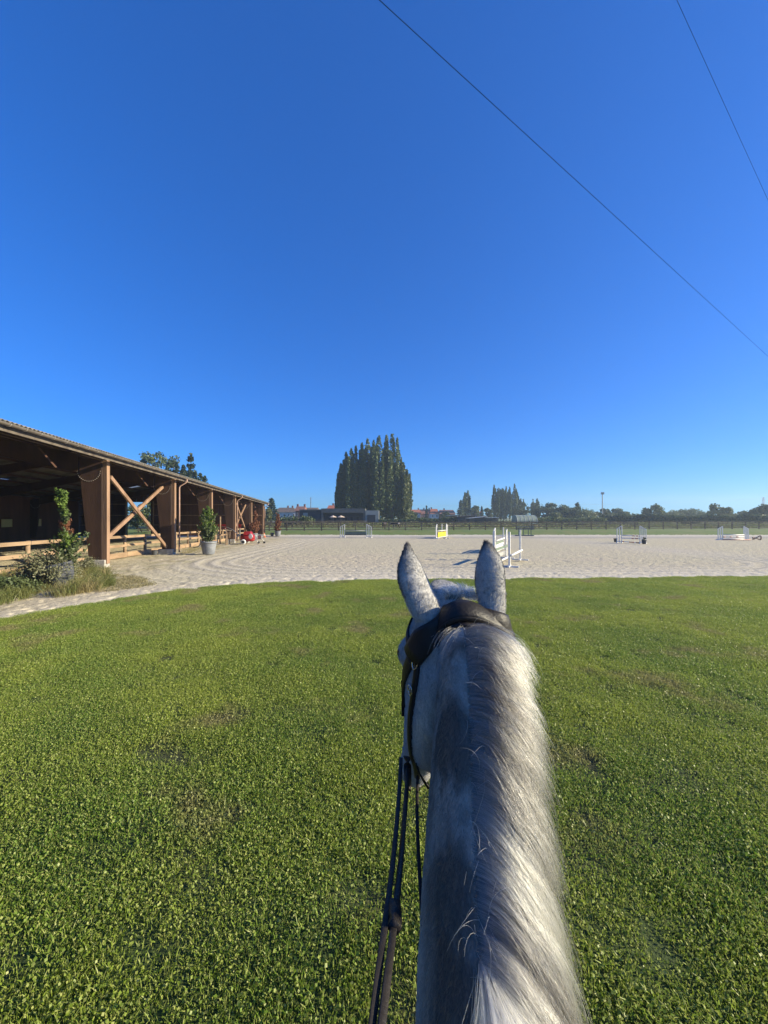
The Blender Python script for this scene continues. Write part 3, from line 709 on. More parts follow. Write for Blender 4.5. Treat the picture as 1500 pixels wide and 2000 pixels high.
# hedges
def hedge(px0, px1, d0, d1, h, depth, seed, leaf, label, n=6000, size=.35):
    a, b = atd(px0, d0), atd(px1, d1); r = np.random.default_rng(seed); u = r.random(n); c = r.normal(size=n)*depth*.4; L = (b-a).length
    hh = h*(.82+.36*vnoise(u*L*.35, 0*u, seed)); z = hh*r.random(n)**.6
    C = np.stack([a.x+(b.x-a.x)*u, a.y+(b.y-a.y)*u+c, z], 1); C[:,2] += gv(C[:,1])
    V, Fq = leaf_quads(C, size, 1.5, 0, r); o = link('hedge', np_mesh('hedge', V, Fq, leaf)); return tag(o, label, 'hedge')
hedge(1175, 1520, 135, 108, 2.7, 2.5, 701, M['lf_dark'], 'long dark hedge behind the paddock on the right', 14000, .42)
hedge(790, 960, 128, 130, 1.9, 2.0, 702, M['lf_dark'], 'dark low hedge in front of the red roofed houses', 5500, .38)
hedge(1030, 1180, 125, 130, 2.1, 2.5, 703, M['lf_mid'], 'green hedge in front of the round trees', 6000, .38)
hedge(740, 800, 112, 115, 1.5, 1.5, 704, M['lf_dark'], 'low hedge at the foot of the big poplars', 2500, .34)
# rough growth in the paddock
n = 70000; r = np.random.default_rng(88); u = r.random(n)
y = 80+r.random(n)**.8*42; x = (r.uniform(510, 1560, n)-750)/751*y
k = fbm(x*.12, y*.25, 91, 4); keep = k > .36; x, y, k = x[keep], y[keep], k[keep]
z = gv(y)+np.clip((k-.36)*4.2, .1, 1.15)*r.random(len(x))**.7*.62*np.clip((y-76)/22,.25,1.2)
V, Fq = leaf_quads(np.stack([x, y, z], 1), .26, 1.8, .6, r)
M['rough'] = mat('rough_growth', (.12,.155,.05), (.19,.21,.08), .25, .8, 0, coord='World', transl=.3, c3=(.21,.185,.12), s3=.16)
o = link('undergrowth', np_mesh('undergrowth', V, Fq, M['rough'])); tag(o, 'rough brown green weeds across the paddock', 'undergrowth', kind='stuff')
# ------------------------------------------------------------------ buildings beyond the paddock
M['render_w'] = mat('white_render', (.70,.68,.63), (.60,.58,.54), 1, .8, .2, 8)
M['tile_b'] = mat('roof_tile_brown', (.16,.12,.10), (.10,.08,.07), 2, .85, .4, 10)
M['tile_r'] = mat('roof_tile_red', (.42,.14,.08), (.27,.10,.07), 2, .85, .4, 10)
M['tile_dr'] = mat('roof_tile_dull', (.24,.11,.09), (.17,.10,.08), 2, .85, .4, 10)
M['brick'] = mat('brick_wall', (.28,.15,.12), (.20,.11,.09), 6, .9, .4, 20)
M['glass'] = mat('window_glass', (.03,.035,.04), None, rough=.08, spec=.6)
M['grey_pan'] = mat('grey_cladding', (.085,.09,.088), (.11,.115,.112), 1, .6, .05)
M['grey_lt'] = mat('pale_grey_cladding', (.30,.31,.29), (.25,.26,.245), 1, .65, .05)
M['dark_pan'] = mat('dark_cladding', (.030,.034,.042), (.042,.046,.055), 1, .45, .05)
M['frame_w'] = mat('white_frame', (.75,.75,.72), None, rough=.5)
def house(px0, px1, d, py_eave, py_ridge, wall, tile, label, depth=8, hip=0.0, chim=(), name='house', wins=4, group=None):
    a, b = atd(px0, d), atd(px1, d); cx = (a.x+b.x)/2; W = b.x-a.x; gz = g(d)
    t_ = thing(name, label, 'house', (cx, d+depth/2, gz), 0, group)
    he = fill(0, py_eave, d); hr = fill(0, py_ridge, d+depth/2)
    MB().box((0,0,he/2-.2), (W, depth, he+.4)).build('wall', wall, t_)
    b_ = MB(); o = .35; y0, y1 = -depth/2-o, depth/2+o; X = W/2+o; i = hip*W/2
    b_.v = [(-X,y0,he-.1),(X,y0,he-.1),(X,y1,he-.1),(-X,y1,he-.1),(-X+i,0,hr),(X-i,0,hr)]
    b_.f = [(0,1,5,4),(2,3,4,5),(0,4,3),(1,2,5),(3,2,1,0)]
    rf_ = b_.build('roof', tile, t_)
    for cxx in chim: MB().box((cxx*W/2, .3, hr+.25), (.7,.6,1.3)).build('chimney', M['brick'], rf_)
    for k in range(wins):
        x = -W/2+W*(k+.5)/wins
        f_ = MB().box((x, -depth/2-.03, he*.68), (W/wins*.32, .06, 1.25)).build('window', M['frame_w'], t_)
        MB().box((x, -depth/2-.075, he*.68), (W/wins*.24, .04, 1.0)).build('pane', M['glass'], f_)
        if he > 4.4: 
            f_ = MB().box((x, -depth/2-.03, he*.26), (W/wins*.32, .06, 1.3)).build('window', M['frame_w'], t_)
            MB().box((x, -depth/2-.075, he*.26), (W/wins*.24, .04, 1.05)).build('pane', M['glass'], f_)
    return t_
house(532, 578, 170, 1000, 991.5, M['render_w'], M['tile_b'], 'white house with brown hipped roof past the hall', 9, .45, (.1,.5), wins=5)
house(577, 592, 150, 997, 989, M['brick'], M['tile_dr'], 'narrow brick house left of the grey pavilion', 7, 0, (-.95,.9), wins=2)
house(592, 618, 155, 996, 991.5, M['render_w'], M['tile_b'], 'low brown roofed house behind the grey pavilion', 7, .1, (), wins=3)
house(640, 668, 160, 993, 987, M['brick'], M['tile_r'], 'brick house with red roof seen over the grey pavilion', 7, .1, (-.4,), wins=3)
house(788, 806, 212, 1001, 996, M['brick'], M['tile_dr'], 'brick terrace house at the left end of the far row', 8, 0, (-.6,.8), wins=3, group='red roofed row of houses')
house(804, 821, 206, 1003, 995.5, M['render_w'], M['tile_r'], 'house with red roof and white wall second in the far row', 8, 0, (.7,), wins=3, group='red roofed row of houses')
house(820, 841, 210, 1003, 995, M['brick'], M['tile_dr'], 'dull roofed brick house in the middle of the far row', 8, .1, (-.1,.9), wins=3, group='red roofed row of houses')
house(841, 857.5, 200, 1003, 994, M['render_w'], M['tile_r'], 'bright orange roofed house in the far row', 8, .35, (-.6,), wins=2, group='red roofed row of houses')
house(860, 889, 198, 1003.5, 996, M['brick'], M['tile_dr'], 'wide brown roofed house at the right end of the far row', 9, .15, (-.3,), wins=4, group='red roofed row of houses')
house(926, 942, 215, 1004, 999, M['brick'], M['tile_r'], 'small brick house half hidden among the trees', 8, 0, (), wins=2)
# grey pavilion
pv = thing('pavilion', 'long low grey flat roofed club pavilion with dark recessed front', 'building', atd(669, 112))
D = 112; xw = lambda px: (px-669)/F*D; hz = lambda py: fill(0, py, D)
MB().box(((xw(627)+xw(713))/2, 5, (hz(993)-hz(1001.5))/2+hz(1001.5)), (xw(713)-xw(627), 9.6, hz(993)-hz(1001.5))).build('roof_band', M['grey_pan'], pv)
MB().box(((xw(629)+xw(711))/2, 6.2, hz(1001.5)/2-.1), (xw(709)-xw(631), 6, hz(1001.5)+.1)).build('recessed_wall', M['dark_pan'], pv)
for p0, p1 in ((627,630.5),(709,713)): MB().box(((xw(p0)+xw(p1))/2, 5, hz(1001.5)/2), (xw(p1)-xw(p0), 9.4, hz(1001.5))).build('side_wall', M['grey_pan'], pv)
for p in (641,652,663,674,685,697): 
    f_ = MB().box((xw(p), 3.12, 1.3), (.95, .06, 2.2)).build('window', M['grey_pan'], pv); MB().box((xw(p), 3.07, 1.3), (.80, .04, 2.0)).build('pane', M['glass'], f_)
MB().box(((xw(713.6)+xw(740))/2, 4.2, (hz(997))/2), (xw(740)-xw(713.6), 8, hz(997))).build('white_annex', M['grey_lt'], pv)
MB().box(((xw(717)+xw(733))/2, .16, hz(1005.5)/2), (xw(733)-xw(717), .12, hz(1005.5))).build('garage_door', M['dark_pan'], pv)
MB().box(((xw(585)+xw(625))/2, 5.4, hz(997)/2), (xw(626)-xw(585), 9, hz(997))).build('left_wing', M['dark_pan'], pv)
MB().box(((xw(585)+xw(625))/2, 5.2, hz(996)), (xw(626.5)-xw(584.5), 9.6, .35)).build('wing_roof', M['grey_pan'], pv)
MB().box(((xw(591)+xw(600))/2, .82, hz(1001.5)/2), (xw(600)-xw(591), .10, hz(1001.5))).build('door', M['grey_lt'], pv)
M['shade'] = mat('parasol_cloth', (.55,.40,.31), (.66,.55,.44), 2, .8)
for i, px in enumerate((650.5, 666)):
    t_ = thing('parasol', ('pinkish parasol on the pavilion terrace, the one on the left', 'cream parasol on the pavilion terrace, the one on the right')[i], 'parasol', atd(px, 109))
    h = fill(0, 1006.5, 109); b = MB(); b.tube([(0,0,0),(0,0,h)], .04, 6); b.build('pole', M['metal'], t_)
    b = MB(); b.v = [(0,0,h)]+[(1.15*math.cos(a), 1.15*math.sin(a), h-.55) for a in np.arange(8)*PI/4]; b.f = [(0, 1+k, 1+(k+1)%8) for k in range(8)]; b.build('canopy', M['shade'], t_)
# polytunnel, sheds
M['tunnel'] = mat('tunnel_film', (.30,.36,.27), (.38,.42,.33), 1, .5, .1, transl=.25)
t_ = thing('polytunnel', 'pale green arched polytunnel behind the far rail fence', 'greenhouse', atd(1024, 118)); R_ = 2.9
ra = lambda x: [(x, R_*math.cos(a), .1+R_*.95*math.sin(a)) for a in np.linspace(0, PI, 11)]
b = MB(); b.loft([ra(-3.0), ra(3.0)]); b.build('film', M['tunnel'], t_)
for x in np.linspace(-3, 3, 6): MB().tube([(x, (R_+.03)*math.cos(a), .1+(R_+.03)*.95*math.sin(a)) for a in np.linspace(0, PI, 11)], .035, 5).build('hoop', M['white'], t_)
M['sheet'] = mat('shed_sheet', (.42,.44,.44), (.30,.31,.31), 1, .6)
def shed(px0, px1, d, pyl, pyr, label, m=M['sheet']):
    a, b = atd(px0, d), atd(px1, d); t_ = thing('shed', label, 'shed', a); W = b.x-a.x; h0, h1 = fill(0, pyl, d), fill(0, pyr, d)
    MB().prism([(0,0,0),(W,0,0),(W,0,h1-.15),(0,0,h0-.15)], (0,5,0)).build('wall', M['oldwood'], t_)
    MB().prism([(-.3,-.3,h0-.14),(W+.3,-.3,h1-.14),(W+.3,-.3,h1),(-.3,-.3,h0)], (0,5.6,0)).build('roof', m, t_)
shed(918, 950, 118, 1012, 1008.5, 'low shed with pale sloping metal roof behind the fence')
shed(895, 928, 124, 1009, 1005.5, 'brown open shelter left of the pale metal shed', M['oldwood'])
shed(950, 972, 117, 1011, 1010.5, 'narrow flat shed right of the pale metal shed')
shed(878, 893, 150, 1006.5, 1005.5, 'small shed with bluish roof below the brown roofed house')
# masts
def mast(px, py, d, r, label, name='lamp_mast', head=True):
    H = fill(0, py, d); t_ = thing(name, label, 'mast', atd(px, d))
    MB().tube([(0,0,0),(0,0,H)], [r*1.3, r], 8).build('pole', M['metal'], t_)
    if head:
        for s in (-1,1): MB().box((s*.35,-.1,H-.3), (.45,.35,.9)).build('lamp_head', M['metal'], t_)
    else:
        for z, w_ in ((.96,1.0),(.90,.8),(.80,.6)): MB().box((0,0,H*z), (w_,.06,.06)).build('aerial', M['metal'], t_)
mast(1176.5, 962, 150, .16, 'tall grey floodlight mast standing above the treeline')
mast(607, 971, 165, .14, 'thin aerial mast behind the grey pavilion', 'aerial_mast', False)
t_ = thing('electricity_pylon', 'pale lattice electricity pylon at the right end of the skyline', 'pylon', atd(1491, 520)); H = fill(0, 971, 520); b = MB()
M['pylon'] = mat('pylon_steel', (.42,.45,.47), None, rough=.6)
for sx in (-1,1):
    for sy in (-1,1): b.tube([(sx*2.8,sy*2.8,0),(sx*1.0,sy*1.0,H*.55),(sx*.25,sy*.25,H)], .22, 4)
for k in range(9):
    z0, z1 = H*k/9, H*(k+1)/9; w0 = 2.8-(2.3*k/9); w1 = 2.8-(2.3*(k+1)/9)
    for sy in (-1,1): b.bar((-w0,sy*w0,z0),(w1,sy*w1,z1),.2); b.bar((w0,sy*w0,z0),(-w1,sy*w1,z1),.2)
b.build('lattice', M['pylon'], t_)
for z, w_ in ((.97,3.5),(.85,5.0),(.68,4.2)): MB().bar((-w_,0,H*z),(w_,0,H*z),.35).build('cross_arm', M['pylon'], t_)
# overhead wires
M['wire'] = mat('wire', (.008,.009,.012), None, rough=1, spec=0)
def wire(a, b, r, label, sag=.0, ext=1.0, name='overhead_wire', m=None):
    a, b = Vector(a), Vector(b); d = b-a; a2 = a-d*ext*.25; b2 = b+d*ext; pts = []
    for t in np.linspace(0, 1, 25):
        p = a2+(b2-a2)*t; p.z -= sag*4*t*(1-t); pts.append(p)
    o = MB().tube(pts, r, 6).build(name, m or M['wire']); return tag(o, label, 'wire')
def up(px, py, z): k = (HY-py)/F; d = z/k; return Vector(((px-HX)/F*d, d, CZ+z))
wire(up(741,0,9.6), up(1500,696,10.4), .0072, 'long dark overhead wire slanting from top centre down to the right', .0, 1.2)
wire(up(1322,0,9.6), up(1500,391,10.0), .0036, 'fainter overhead wire in the top right corner', .0, 1.2)
wire(P(700,984,300), P(1440,973,330), .05, 'thin distant power line sagging above the rooftops and trees', 3.5, .15, m=M['pylon'])

# ------------------------------------------------------------------ paddock fences
def rail_fence(name, A, B, sp, hs, label, pw=.15, rh=.13, ph=1.42, r0=5):
    t_ = thing(name, label, 'fence', (0,0,0)); A = Vector(A); B = Vector(B); n = int((B-A).length/sp); r = random.Random(r0)
    post = rail = None
    for k in range(n+1):
        p = A+(B-A)*k/n; p.z = g(p.y)
        if post is None: post = MB().box((0,0,ph/2-.05), (pw,pw,ph+.1)).build('post', M['oldwood'], t_); o = post
        else: o = link('post', post.data, t_)
        o.location = p; o.rotation_euler = (r.uniform(-.02,.02), r.uniform(-.025,.025), r.uniform(-.2,.2))
        if k < n:
            q = A+(B-A)*(k+1)/n; q.z = g(q.y)
            for h in hs:
                if rail is None: rail = MB().box((0,0,0), (1,.04,rh)).build('rail', M['oldwood'], t_); o = rail
                else: o = link('rail', rail.data, t_)
                d = q-p; o.location = (p+q)/2+Vector((0,-.09,h+r.uniform(-.02,.02))); o.scale = (d.length+.02,1,1)
                o.rotation_euler = (0, -math.atan2(d.z, d.x)+r.uniform(-.008,.008), math.atan2(d.y, d.x))
    return t_
rail_fence('paddock_fence', (-24, 61.4, 0), (78, 72.4, 0), 2.7, (.22,.60,.98,1.34), 'long weathered post and rail fence along the far side of the arena')
rail_fence('paddock_fence', (1.5, 97, 0), (60, 91, 0), 3.0, (.35,.8,1.25), 'second rail fence farther back in the rough paddock', ph=1.4, r0=9)
rail_fence('paddock_fence', (-28, 84, 0), (-4, 90, 0), 3.0, (.5,.9,1.3), 'rail fence at the back left of the paddock below the pavilion', ph=1.4, r0=11)

# ------------------------------------------------------------------ show jumps
M['yellow'] = mat('yellow_paint', (.75,.55,.03), (.62,.44,.03), 4, .5)
M['green_p'] = mat('sage_plank', (.18,.23,.17), (.13,.17,.125), 6, .6)
M['stripe'] = mat('red_stripe', (.34,.10,.07), None, rough=.5)
M['greyp'] = mat('grey_pole', (.42,.42,.40), (.30,.30,.29), 8, .5)
def jframe(a, b):
    d = Vector((b.x-a.x, b.y-a.y, 0)); L = d.length; rz = math.atan2(d.y, d.x); return L, rz
def wing(t_, x0, sgn, n, w_, hin, hout, m):
    """uprights running outward from x0, low on the outside"""
    for k in range(n):
        f = k/(n-1); x = x0+sgn*w_*f; h = hin+(hout-hin)*f
        MB().box((x,0,h/2+.05), (.075,.065,h)).build('upright', m, t_)
    MB().bar((x0,0,hin+.04), (x0+sgn*w_,0,hout+.04), .06, .07).build('top_bar', m, t_)
    MB().bar((x0,0,.16), (x0+sgn*w_,0,.16), .06, .07).build('bottom_bar', m, t_)
    for k in (0, n-1):
        x = x0+sgn*w_*k/(n-1); MB().box((x,0,.04), (.10,.62,.08)).build('foot', m, t_, bevel=.01)
def standard(t_, x, h, m, y=0):
    MB().box((x,y,h/2+.06), (.085,.085,h)).build('upright', m, t_, bevel=.006)
    MB().box((x,y,.04), (.09,.85,.075)).build('foot', m, t_, bevel=.01); MB().box((x,y,.0455), (.55,.09,.07)).build('foot', m, t_, bevel=.01)
def pole(t_, x0, x1, z, m, y=0.0, r=.05, stripes=None, z1=None):
    z1 = z if z1 is None else z1
    o = MB().tube([(x0,y,z),(x1,y,z1)], r, 10).build('pole', m, t_, True)
    if stripes:
        for f0, f1 in stripes:
            MB().tube([(x0+(x1-x0)*f0,y,z+(z1-z)*f0),(x0+(x1-x0)*f1,y,z+(z1-z)*f1)], r+.003, 10).build('stripe', M['stripe'], o, True)
    return o
# jump by the far track, left
a, b = on_ground(673,1049.5), on_ground(716,1050); L, rz = jframe(a, b)
t_ = thing('show_jump', 'low white winged jump with grey roller filler near the far track on the left', 'show jump', a, rz)
wing(t_, 0, -1, 3, .62, 1.78, 1.42, M['white']); wing(t_, L, 1, 4, .70, 1.78, 1.42, M['white'])
pole(t_, .05, L-.05, .95, M['greyp']); MB().box((L/2,0,.62), (L-.15,.05,.42)).build('plank', M['green_p'], t_); pole(t_, .05, L-.05, .36, M['black'])
# yellow jump
a, b = on_ground(853.5,1052), on_ground(872,1049.5); L, rz = jframe(a, b)
t_ = thing('show_jump', 'white jump with bright yellow filler blocks left of the horse ear', 'show jump', a, rz)
wing(t_, 0, -1, 3, .42, 1.85, 1.5, M['white']); wing(t_, L, 1, 3, .5, 1.85, 1.5, M['white'])
pole(t_, .05, L-.05, .98, M['white']); pole(t_, .05, L-.05, .12, M['white'])
for k in range(4): MB().box((.2+(L-.4)*(k+.5)/4, .05, .48+.02*(k%2)), ((L-.4)/4-.03, .30, .62)).build('filler_block', M['yellow'], t_, bevel=.03)
standard(t_, .45, 1.75, M['white'], -1.1); standard(t_, L+.75, 1.75, M['white'], .9)
# the two oblique jumps behind the right ear
a, b = on_ground(995,1108), on_ground(1016,1096); L, rz = jframe(a, b)
t_ = thing('show_jump', 'nearest white oxer jump standing obliquely behind the right ear', 'show jump', a, rz)
standard(t_, 0, 1.60, M['white']); standard(t_, L, 1.60, M['white']); pole(t_, -.04, L+.06, .56, M['white'], -.08, .055)
dv = Vector((-.45,.92,0)); inv = Matrix.Rotation(-rz, 3, 'Z') @ dv
standard(t_, L+inv.x, 1.62, M['white'], inv.y); standard(t_, inv.x, 1.62, M['white'], inv.y)
MB().box((L+inv.x-.10, inv.y, .85), (.10,.04,1.55)).build('upright_board', M['white'], t_)
MB().box((L/2+inv.x, inv.y-.06, .74), (L-.15,.035,.13)).build('plank', M['green_p'], t_, bevel=.004)
MB().box((L/2+inv.x, inv.y-.02, .40), (L-1.2,.05,.20)).build('dark_filler', M['greyp'], t_, bevel=.006)
pole(t_, inv.x, L+inv.x, .16, M['white'], inv.y-.2, .055)
a, b = on_ground(967,1081), on_ground(983,1074); L, rz = jframe(a, b)
t_ = thing('show_jump', 'white jump with picket filler farther along behind the right ear', 'show jump', a, rz)
wing(t_, 0, -1, 3, .7, 1.68, 1.40, M['white']); MB().bar((0,0,1.2),(-.7,0,.5),.05,.06).build('diagonal_bar', M['white'], t_)
standard(t_, L, 1.62, M['white']); pole(t_, 0, L, .86, M['white'], -.07, .055)
MB().box((L/2,0,.66), (L-.2,.04,.16)).build('plank', M['green_p'], t_)
for k in range(9): MB().box((.2+(L-.4)*(k+.5)/9, 0, .31), ((L-.4)/9-.07,.04,.50)).build('picket', M['white'], t_)
MB().box((L/2,-.03,.50), (L-.3,.04,.09)).build('picket_rail', M['white'], t_)
# right-hand jumps
a, b = on_ground(1214.5,1060.5), on_ground(1250,1061.5); L, rz = jframe(a, b)
t_ = thing('show_jump', 'white winged jump with three striped poles between two black tubs', 'show jump', a, rz)
wing(t_, 0, -1, 3, .42, 1.72, 1.42, M['white']); wing(t_, L, 1, 4, .50, 1.72, 1.38, M['white'])
for z, st in ((.78,((.58,.72),(.80,.92))),(.50,((.55,.68),(.74,.92))),(.15,((.0,.12),(.40,.7),(.8,.97)))): pole(t_, .03, L-.03, z, M['white'], -.06, .045, st, z+(-.02 if z > .3 else -.06))
tub0 = thing('plant_tub', 'black tub left of the striped pole jump', 'tub', on_ground(1202.5,1058.5), 0, 'black tubs at the striped jump')
MB().loft([[(rr*math.cos(q), rr*math.sin(q), z) for q in np.arange(16)*PI/8] for z, rr in ((0,.15),(.06,.155),(.34,.20),(.35,.215),(.38,.215),(.38,.19),(.33,.185))]).build('tub_shell', M['black'], tub0)
copy_thing(tub0, on_ground(1258,1062.5), 0, 'black tub with a dark plant right of the striped pole jump')
broadleaf(on_ground(1258,1062.5)+Vector((0,0,.33)), .30, .42, 811, M['lf_dark'], 'small dark plant in the tub right of the striped jump', 'plant', name='tub_plant', n=260, size=.06, clumps=6, low=0)
a, b = on_ground(1411,1054.5), on_ground(1453,1054.5); L, rz = jframe(a, b)
t_ = thing('show_jump', 'white winged jump with pale poles at the far right of the arena', 'show jump', a, rz)
wing(t_, 0, -1, 3, .52, 1.58, 1.30, M['white']); wing(t_, L, 1, 4, .52, 1.58, 1.30, M['white'])
for z, st in ((.62,None),(.36,((0,.1),(.3,.42),(.6,.72))),(.10,None)): pole(t_, .03, L-.03, z, M['white'], -.06, .05, st)
pole(t_, -.4, L+.3, .05, M['stripe'], -.5, .05)
# brown looped hose
pts = []; c = on_ground(1477.5,1056)
for q in np.linspace(0, 2*PI, 40): pts.append((c.x+.52*math.sin(q)+.06*math.sin(3*q), c.y+.25*math.cos(q*2)*.3, c.z+.30+.22*math.sin(2*q)*(.75+.35*math.sin(q))+.05*math.sin(q)))
M['hose'] = mat('brown_hose', (.20,.10,.08), (.13,.07,.06), 10, .6)
o = MB().tube(pts, .062, 8).build('drain_hose', M['hose'], None, True); tag(o, 'brown drain hose twisted into two loops on the sand', 'hose')
# blue-grey rack by the far track
M['bluesteel'] = mat('blue_steel', (.055,.085,.11), (.09,.12,.14), 6, .6)
p = on_ground(1027,1046.5); t_ = thing('pole_rack', 'dark blue steel rack standing beside the far track', 'rack', p)
for x in (-1.05,-.35,.35,.75): MB().bar((x,0,0),(x,0,1.15),.07,.07,up=(0,1,0)).build('leg', M['bluesteel'], t_)
for z in (.95,1.15,1.32): MB().box((-.1,-.05,z), (2.5,.5,.07)).build('shelf', M['bluesteel'], t_)
for x in (-1.1,.9): MB().bar((x,-.25,.9),(x,-.25,1.55),.06,.06,up=(0,1,0)).build('side_bar', M['bluesteel'], t_)
for x in (-1.1,-.2,.7): MB().box((x,0,.06), (.8,.6,.12)).build('base_block', M['bluesteel'], t_, bevel=.02)
# ------------------------------------------------------------------ potted conifers and yard things
M['pot'] = mat('grey_planter', (.085,.09,.105), (.06,.065,.075), 3, .5, .1)
M['potl'] = mat('pale_planter', (.24,.25,.265), (.16,.17,.185), 3, .5, .1)
M['soil'] = mat('soil', (.05,.035,.025), (.09,.06,.04), 12, .95, .6)
def planter(loc, R, h, label, m, tilt=None, group=None):
    t_ = thing('planter', label, 'planter', loc, 0, group)
    if tilt: t_.rotation_euler = tilt
    c = lambda z, rr: [(rr*math.cos(q), rr*math.sin(q), z) for q in np.arange(28)*2*PI/28]
    MB().loft([c(0,R*.70), c(h*.08,R*.72), c(h*.80,R*.94), c(h*.86,R*.95), c(h*.87,R*1.0), c(h,R*1.0), c(h,R*.93), c(h*.88,R*.90), c(h*.80,R*.88)]).build('shell', m, t_, True)
    MB().loft([c(h*.82,R*.86), c(h*.86,R*.84)]).build('soil', M['soil'], t_)
    return t_
def spruce_pot(loc, H, R, seed, bands, label, n=6000, size=.06, low=0.04, sway=0.0):
    """upright garden conifer; bands: (z0, z1, radius factor, material) share of the height"""
    r = np.random.default_rng(seed); t_ = thing('potted_conifer', label, 'conifer', loc)
    ph = lambda z: np.stack([sway*np.sin(z*1.7), sway*.5*np.sin(z*2.3+1)], -1)
    pts = [(float(ph(np.array(z))[0]), float(ph(np.array(z))[1]), z) for z in np.linspace(0, H*.97, 8)]
    MB().tube(pts, [.05*(1-k/9) for k in range(8)], 7).build('trunk', M['bark'], t_, True)
    for z0, z1, rf_, m in bands:
        k = int(n*(z1-z0)*max(.3, rf_)); nt_ = max(6, k//50)
        za = (z0+(z1-z0)*r.random(nt_))*H; a = r.random(nt_)*2*PI
        L = R*rf_*r.uniform(.35,1.45,nt_)*np.clip(1.25-za/H*.5, .3, 1.2)
        j = np.repeat(np.arange(nt_), 50); u = r.random(len(j))
        ctr = ph(za[j]); dx = np.cos(a[j])*L[j]*u; dy = np.sin(a[j])*L[j]*u
        C = np.stack([ctr[:,0]+dx+r.normal(size=len(j))*.035*(1-u*.5), ctr[:,1]+dy+r.normal(size=len(j))*.035*(1-u*.5), za[j]+L[j]*(.75*u+.25*u*u)+r.normal(size=len(j))*.03], 1)
        V, Fq = leaf_quads(C, size, 2.4, .5, r); link('foliage', np_mesh('foliage', V, Fq, m), t_)
    return t_
# near tilted planter among the weeds
p = on_ground(120,1147); planter(p+Vector((0,.05,.02)), .44, .78, 'dark grey planter leaning among tall weeds', M['pot'], (.10,-.17,0))
base = p+Vector((.05,.05,.55))
spruce_pot(base, fill(0,962,p.y)-.55, .42, 21, [(.0,.26,.85,M['lf_mid']),(.20,.40,.62,M['lf_young']),(.34,.46,.45,M['lf_mid']),(.42,.62,.36,M['lf_dead']),(.60,.80,.36,M['lf_mid']),(.70,.97,.42,M['lf_young'])], 'scraggly conifer with brown middle and bright green tip in the leaning planter', 9500, .045, sway=.10)
def bush(loc, W, H, seed, m, label, n, size, name='shrub'):
    r = np.random.default_rng(seed); t_ = thing(name, label, 'shrub', loc); st = MB(); Cs = []
    for k in range(44):
        a = r.random()*2*PI; L = r.uniform(.55,1)*H; rr = r.uniform(.2,1)*W*.6; e = Vector((math.cos(a)*rr, math.sin(a)*rr*.8, L*(1-.45*(rr/(W*.6))**2)))
        mid = Vector((e.x*.35, e.y*.35, e.z*.65)); st.tube([(0,0,0), mid, e], [.010,.008,.003], 4)
        m_ = n//44; u = r.random(m_)**.6; b0 = np.array(mid); c = b0+(np.array(e)-b0)*u[:,None]; Cs.append(c+r.normal(size=(m_,3))*.055*W)
    C = np.concatenate(Cs); C[:,2] = np.abs(C[:,2]); V, Fq = leaf_quads(C, size, 1.7, 0, r)
    link('foliage', np_mesh('foliage', V, Fq, m), t_); st.build('stem', M['bark'], t_); return t_
M['lf_grey'] = leafmat('leaf_greygreen', (.13,.155,.075), (.30,.28,.17), .3, 7)
bush(p+Vector((-.35,-.15,0)), 1.9, 1.35, 31, M['lf_grey'], 'tangled grey green bush spilling round the leaning planter', 4600, .038)
bush(on_ground(165,1118)+Vector((.1,0,0)), .8, .75, 32, M['lf_grey'], 'thin twiggy bush right of the leaning planter', 1000, .04)
bush(on_ground(20,1160), 1.3, .45, 33, M['lf_mid'], 'low dark green bush at the left border by the path', 3800, .045)
bush(on_ground(68,1140), .9, .75, 34, M['lf_grey'], 'grey green bush left of the leaning planter', 2200, .045)
tw = MB(); q = on_ground(178,1108); tw.tube([q, q+Vector((.18,0,.45)), q+Vector((.42,.05,.95))], [.02,.016,.008], 5); tw.tube([q+Vector((.18,0,.45)), q+Vector((.2,0,.8))], [.012,.005], 5)
tag(tw.build('dead_branch', M['rail']), 'bare pale branch leaning against the concrete footing', 'branch')
blk = MB(); q = on_ground(196,1106); blk.box((q.x,q.y,q.z+.17), (.50,.30,.34), Matrix.Rotation(.2,3,'Z')); tag(blk.build('concrete_block', M['conc'], bevel=.01), 'grey concrete block at the foot of the nearest post', 'block')
# middle pot with a green conifer
p = on_ground(407.5,1082.5); planter(p, .51, .86, 'big pale grey planter beside the second hall post', M['potl'])
spruce_pot(p+Vector((0,0,.70)), fill(0,991,p.y)-.70, .52, 22, [(.0,.30,.95,M['lf_mid']),(.15,.62,.80,M['lf_mid']),(.20,.8,.74,M['lf_young']),(.6,.86,.40,M['lf_mid']),(.72,.99,.22,M['lf_young'])], 'healthy pointed green conifer in the pale planter', 9000, .06)
# far pots with dead red conifers
p = on_ground(542.5,1047.5); planter(p, .46, .78, 'pale grey planter past the corner of the hall', M['potl'])
spruce_pot(p+Vector((0,0,.6)), fill(0,1004,p.y)-.6, .36, 23, [(.0,.5,1.0,M['lf_dead']),(.3,.98,.7,M['lf_dead'])], 'dead reddish conifer in the pot past the hall corner', 5000, .09)
p = on_ground(531.5,1047.5); planter(p, .27, .52, 'small dark tub beside the pale pot past the hall', M['pot'])
p = atd(499,47); planter(p+Vector((.35,-1.5,0)), .42, .85, 'grey planter behind the red spreader', M['potl'])
spruce_pot(p+Vector((0,0,.4)), fill(0,1000,47)-.4, .40, 24, [(.0,.5,1.0,M['lf_dead']),(.3,.98,.6,M['lf_dead'])], 'tall dead red conifer behind the red spreader', 5200, .09)
spruce_pot(p+Vector((.35,-1.5,.75)), 1.3, .42, 25, [(.0,.6,1.0,M['lf_dead']),(.4,.98,.6,M['lf_dead'])], 'short dead red conifer drooping over the spreader', 2600, .08)
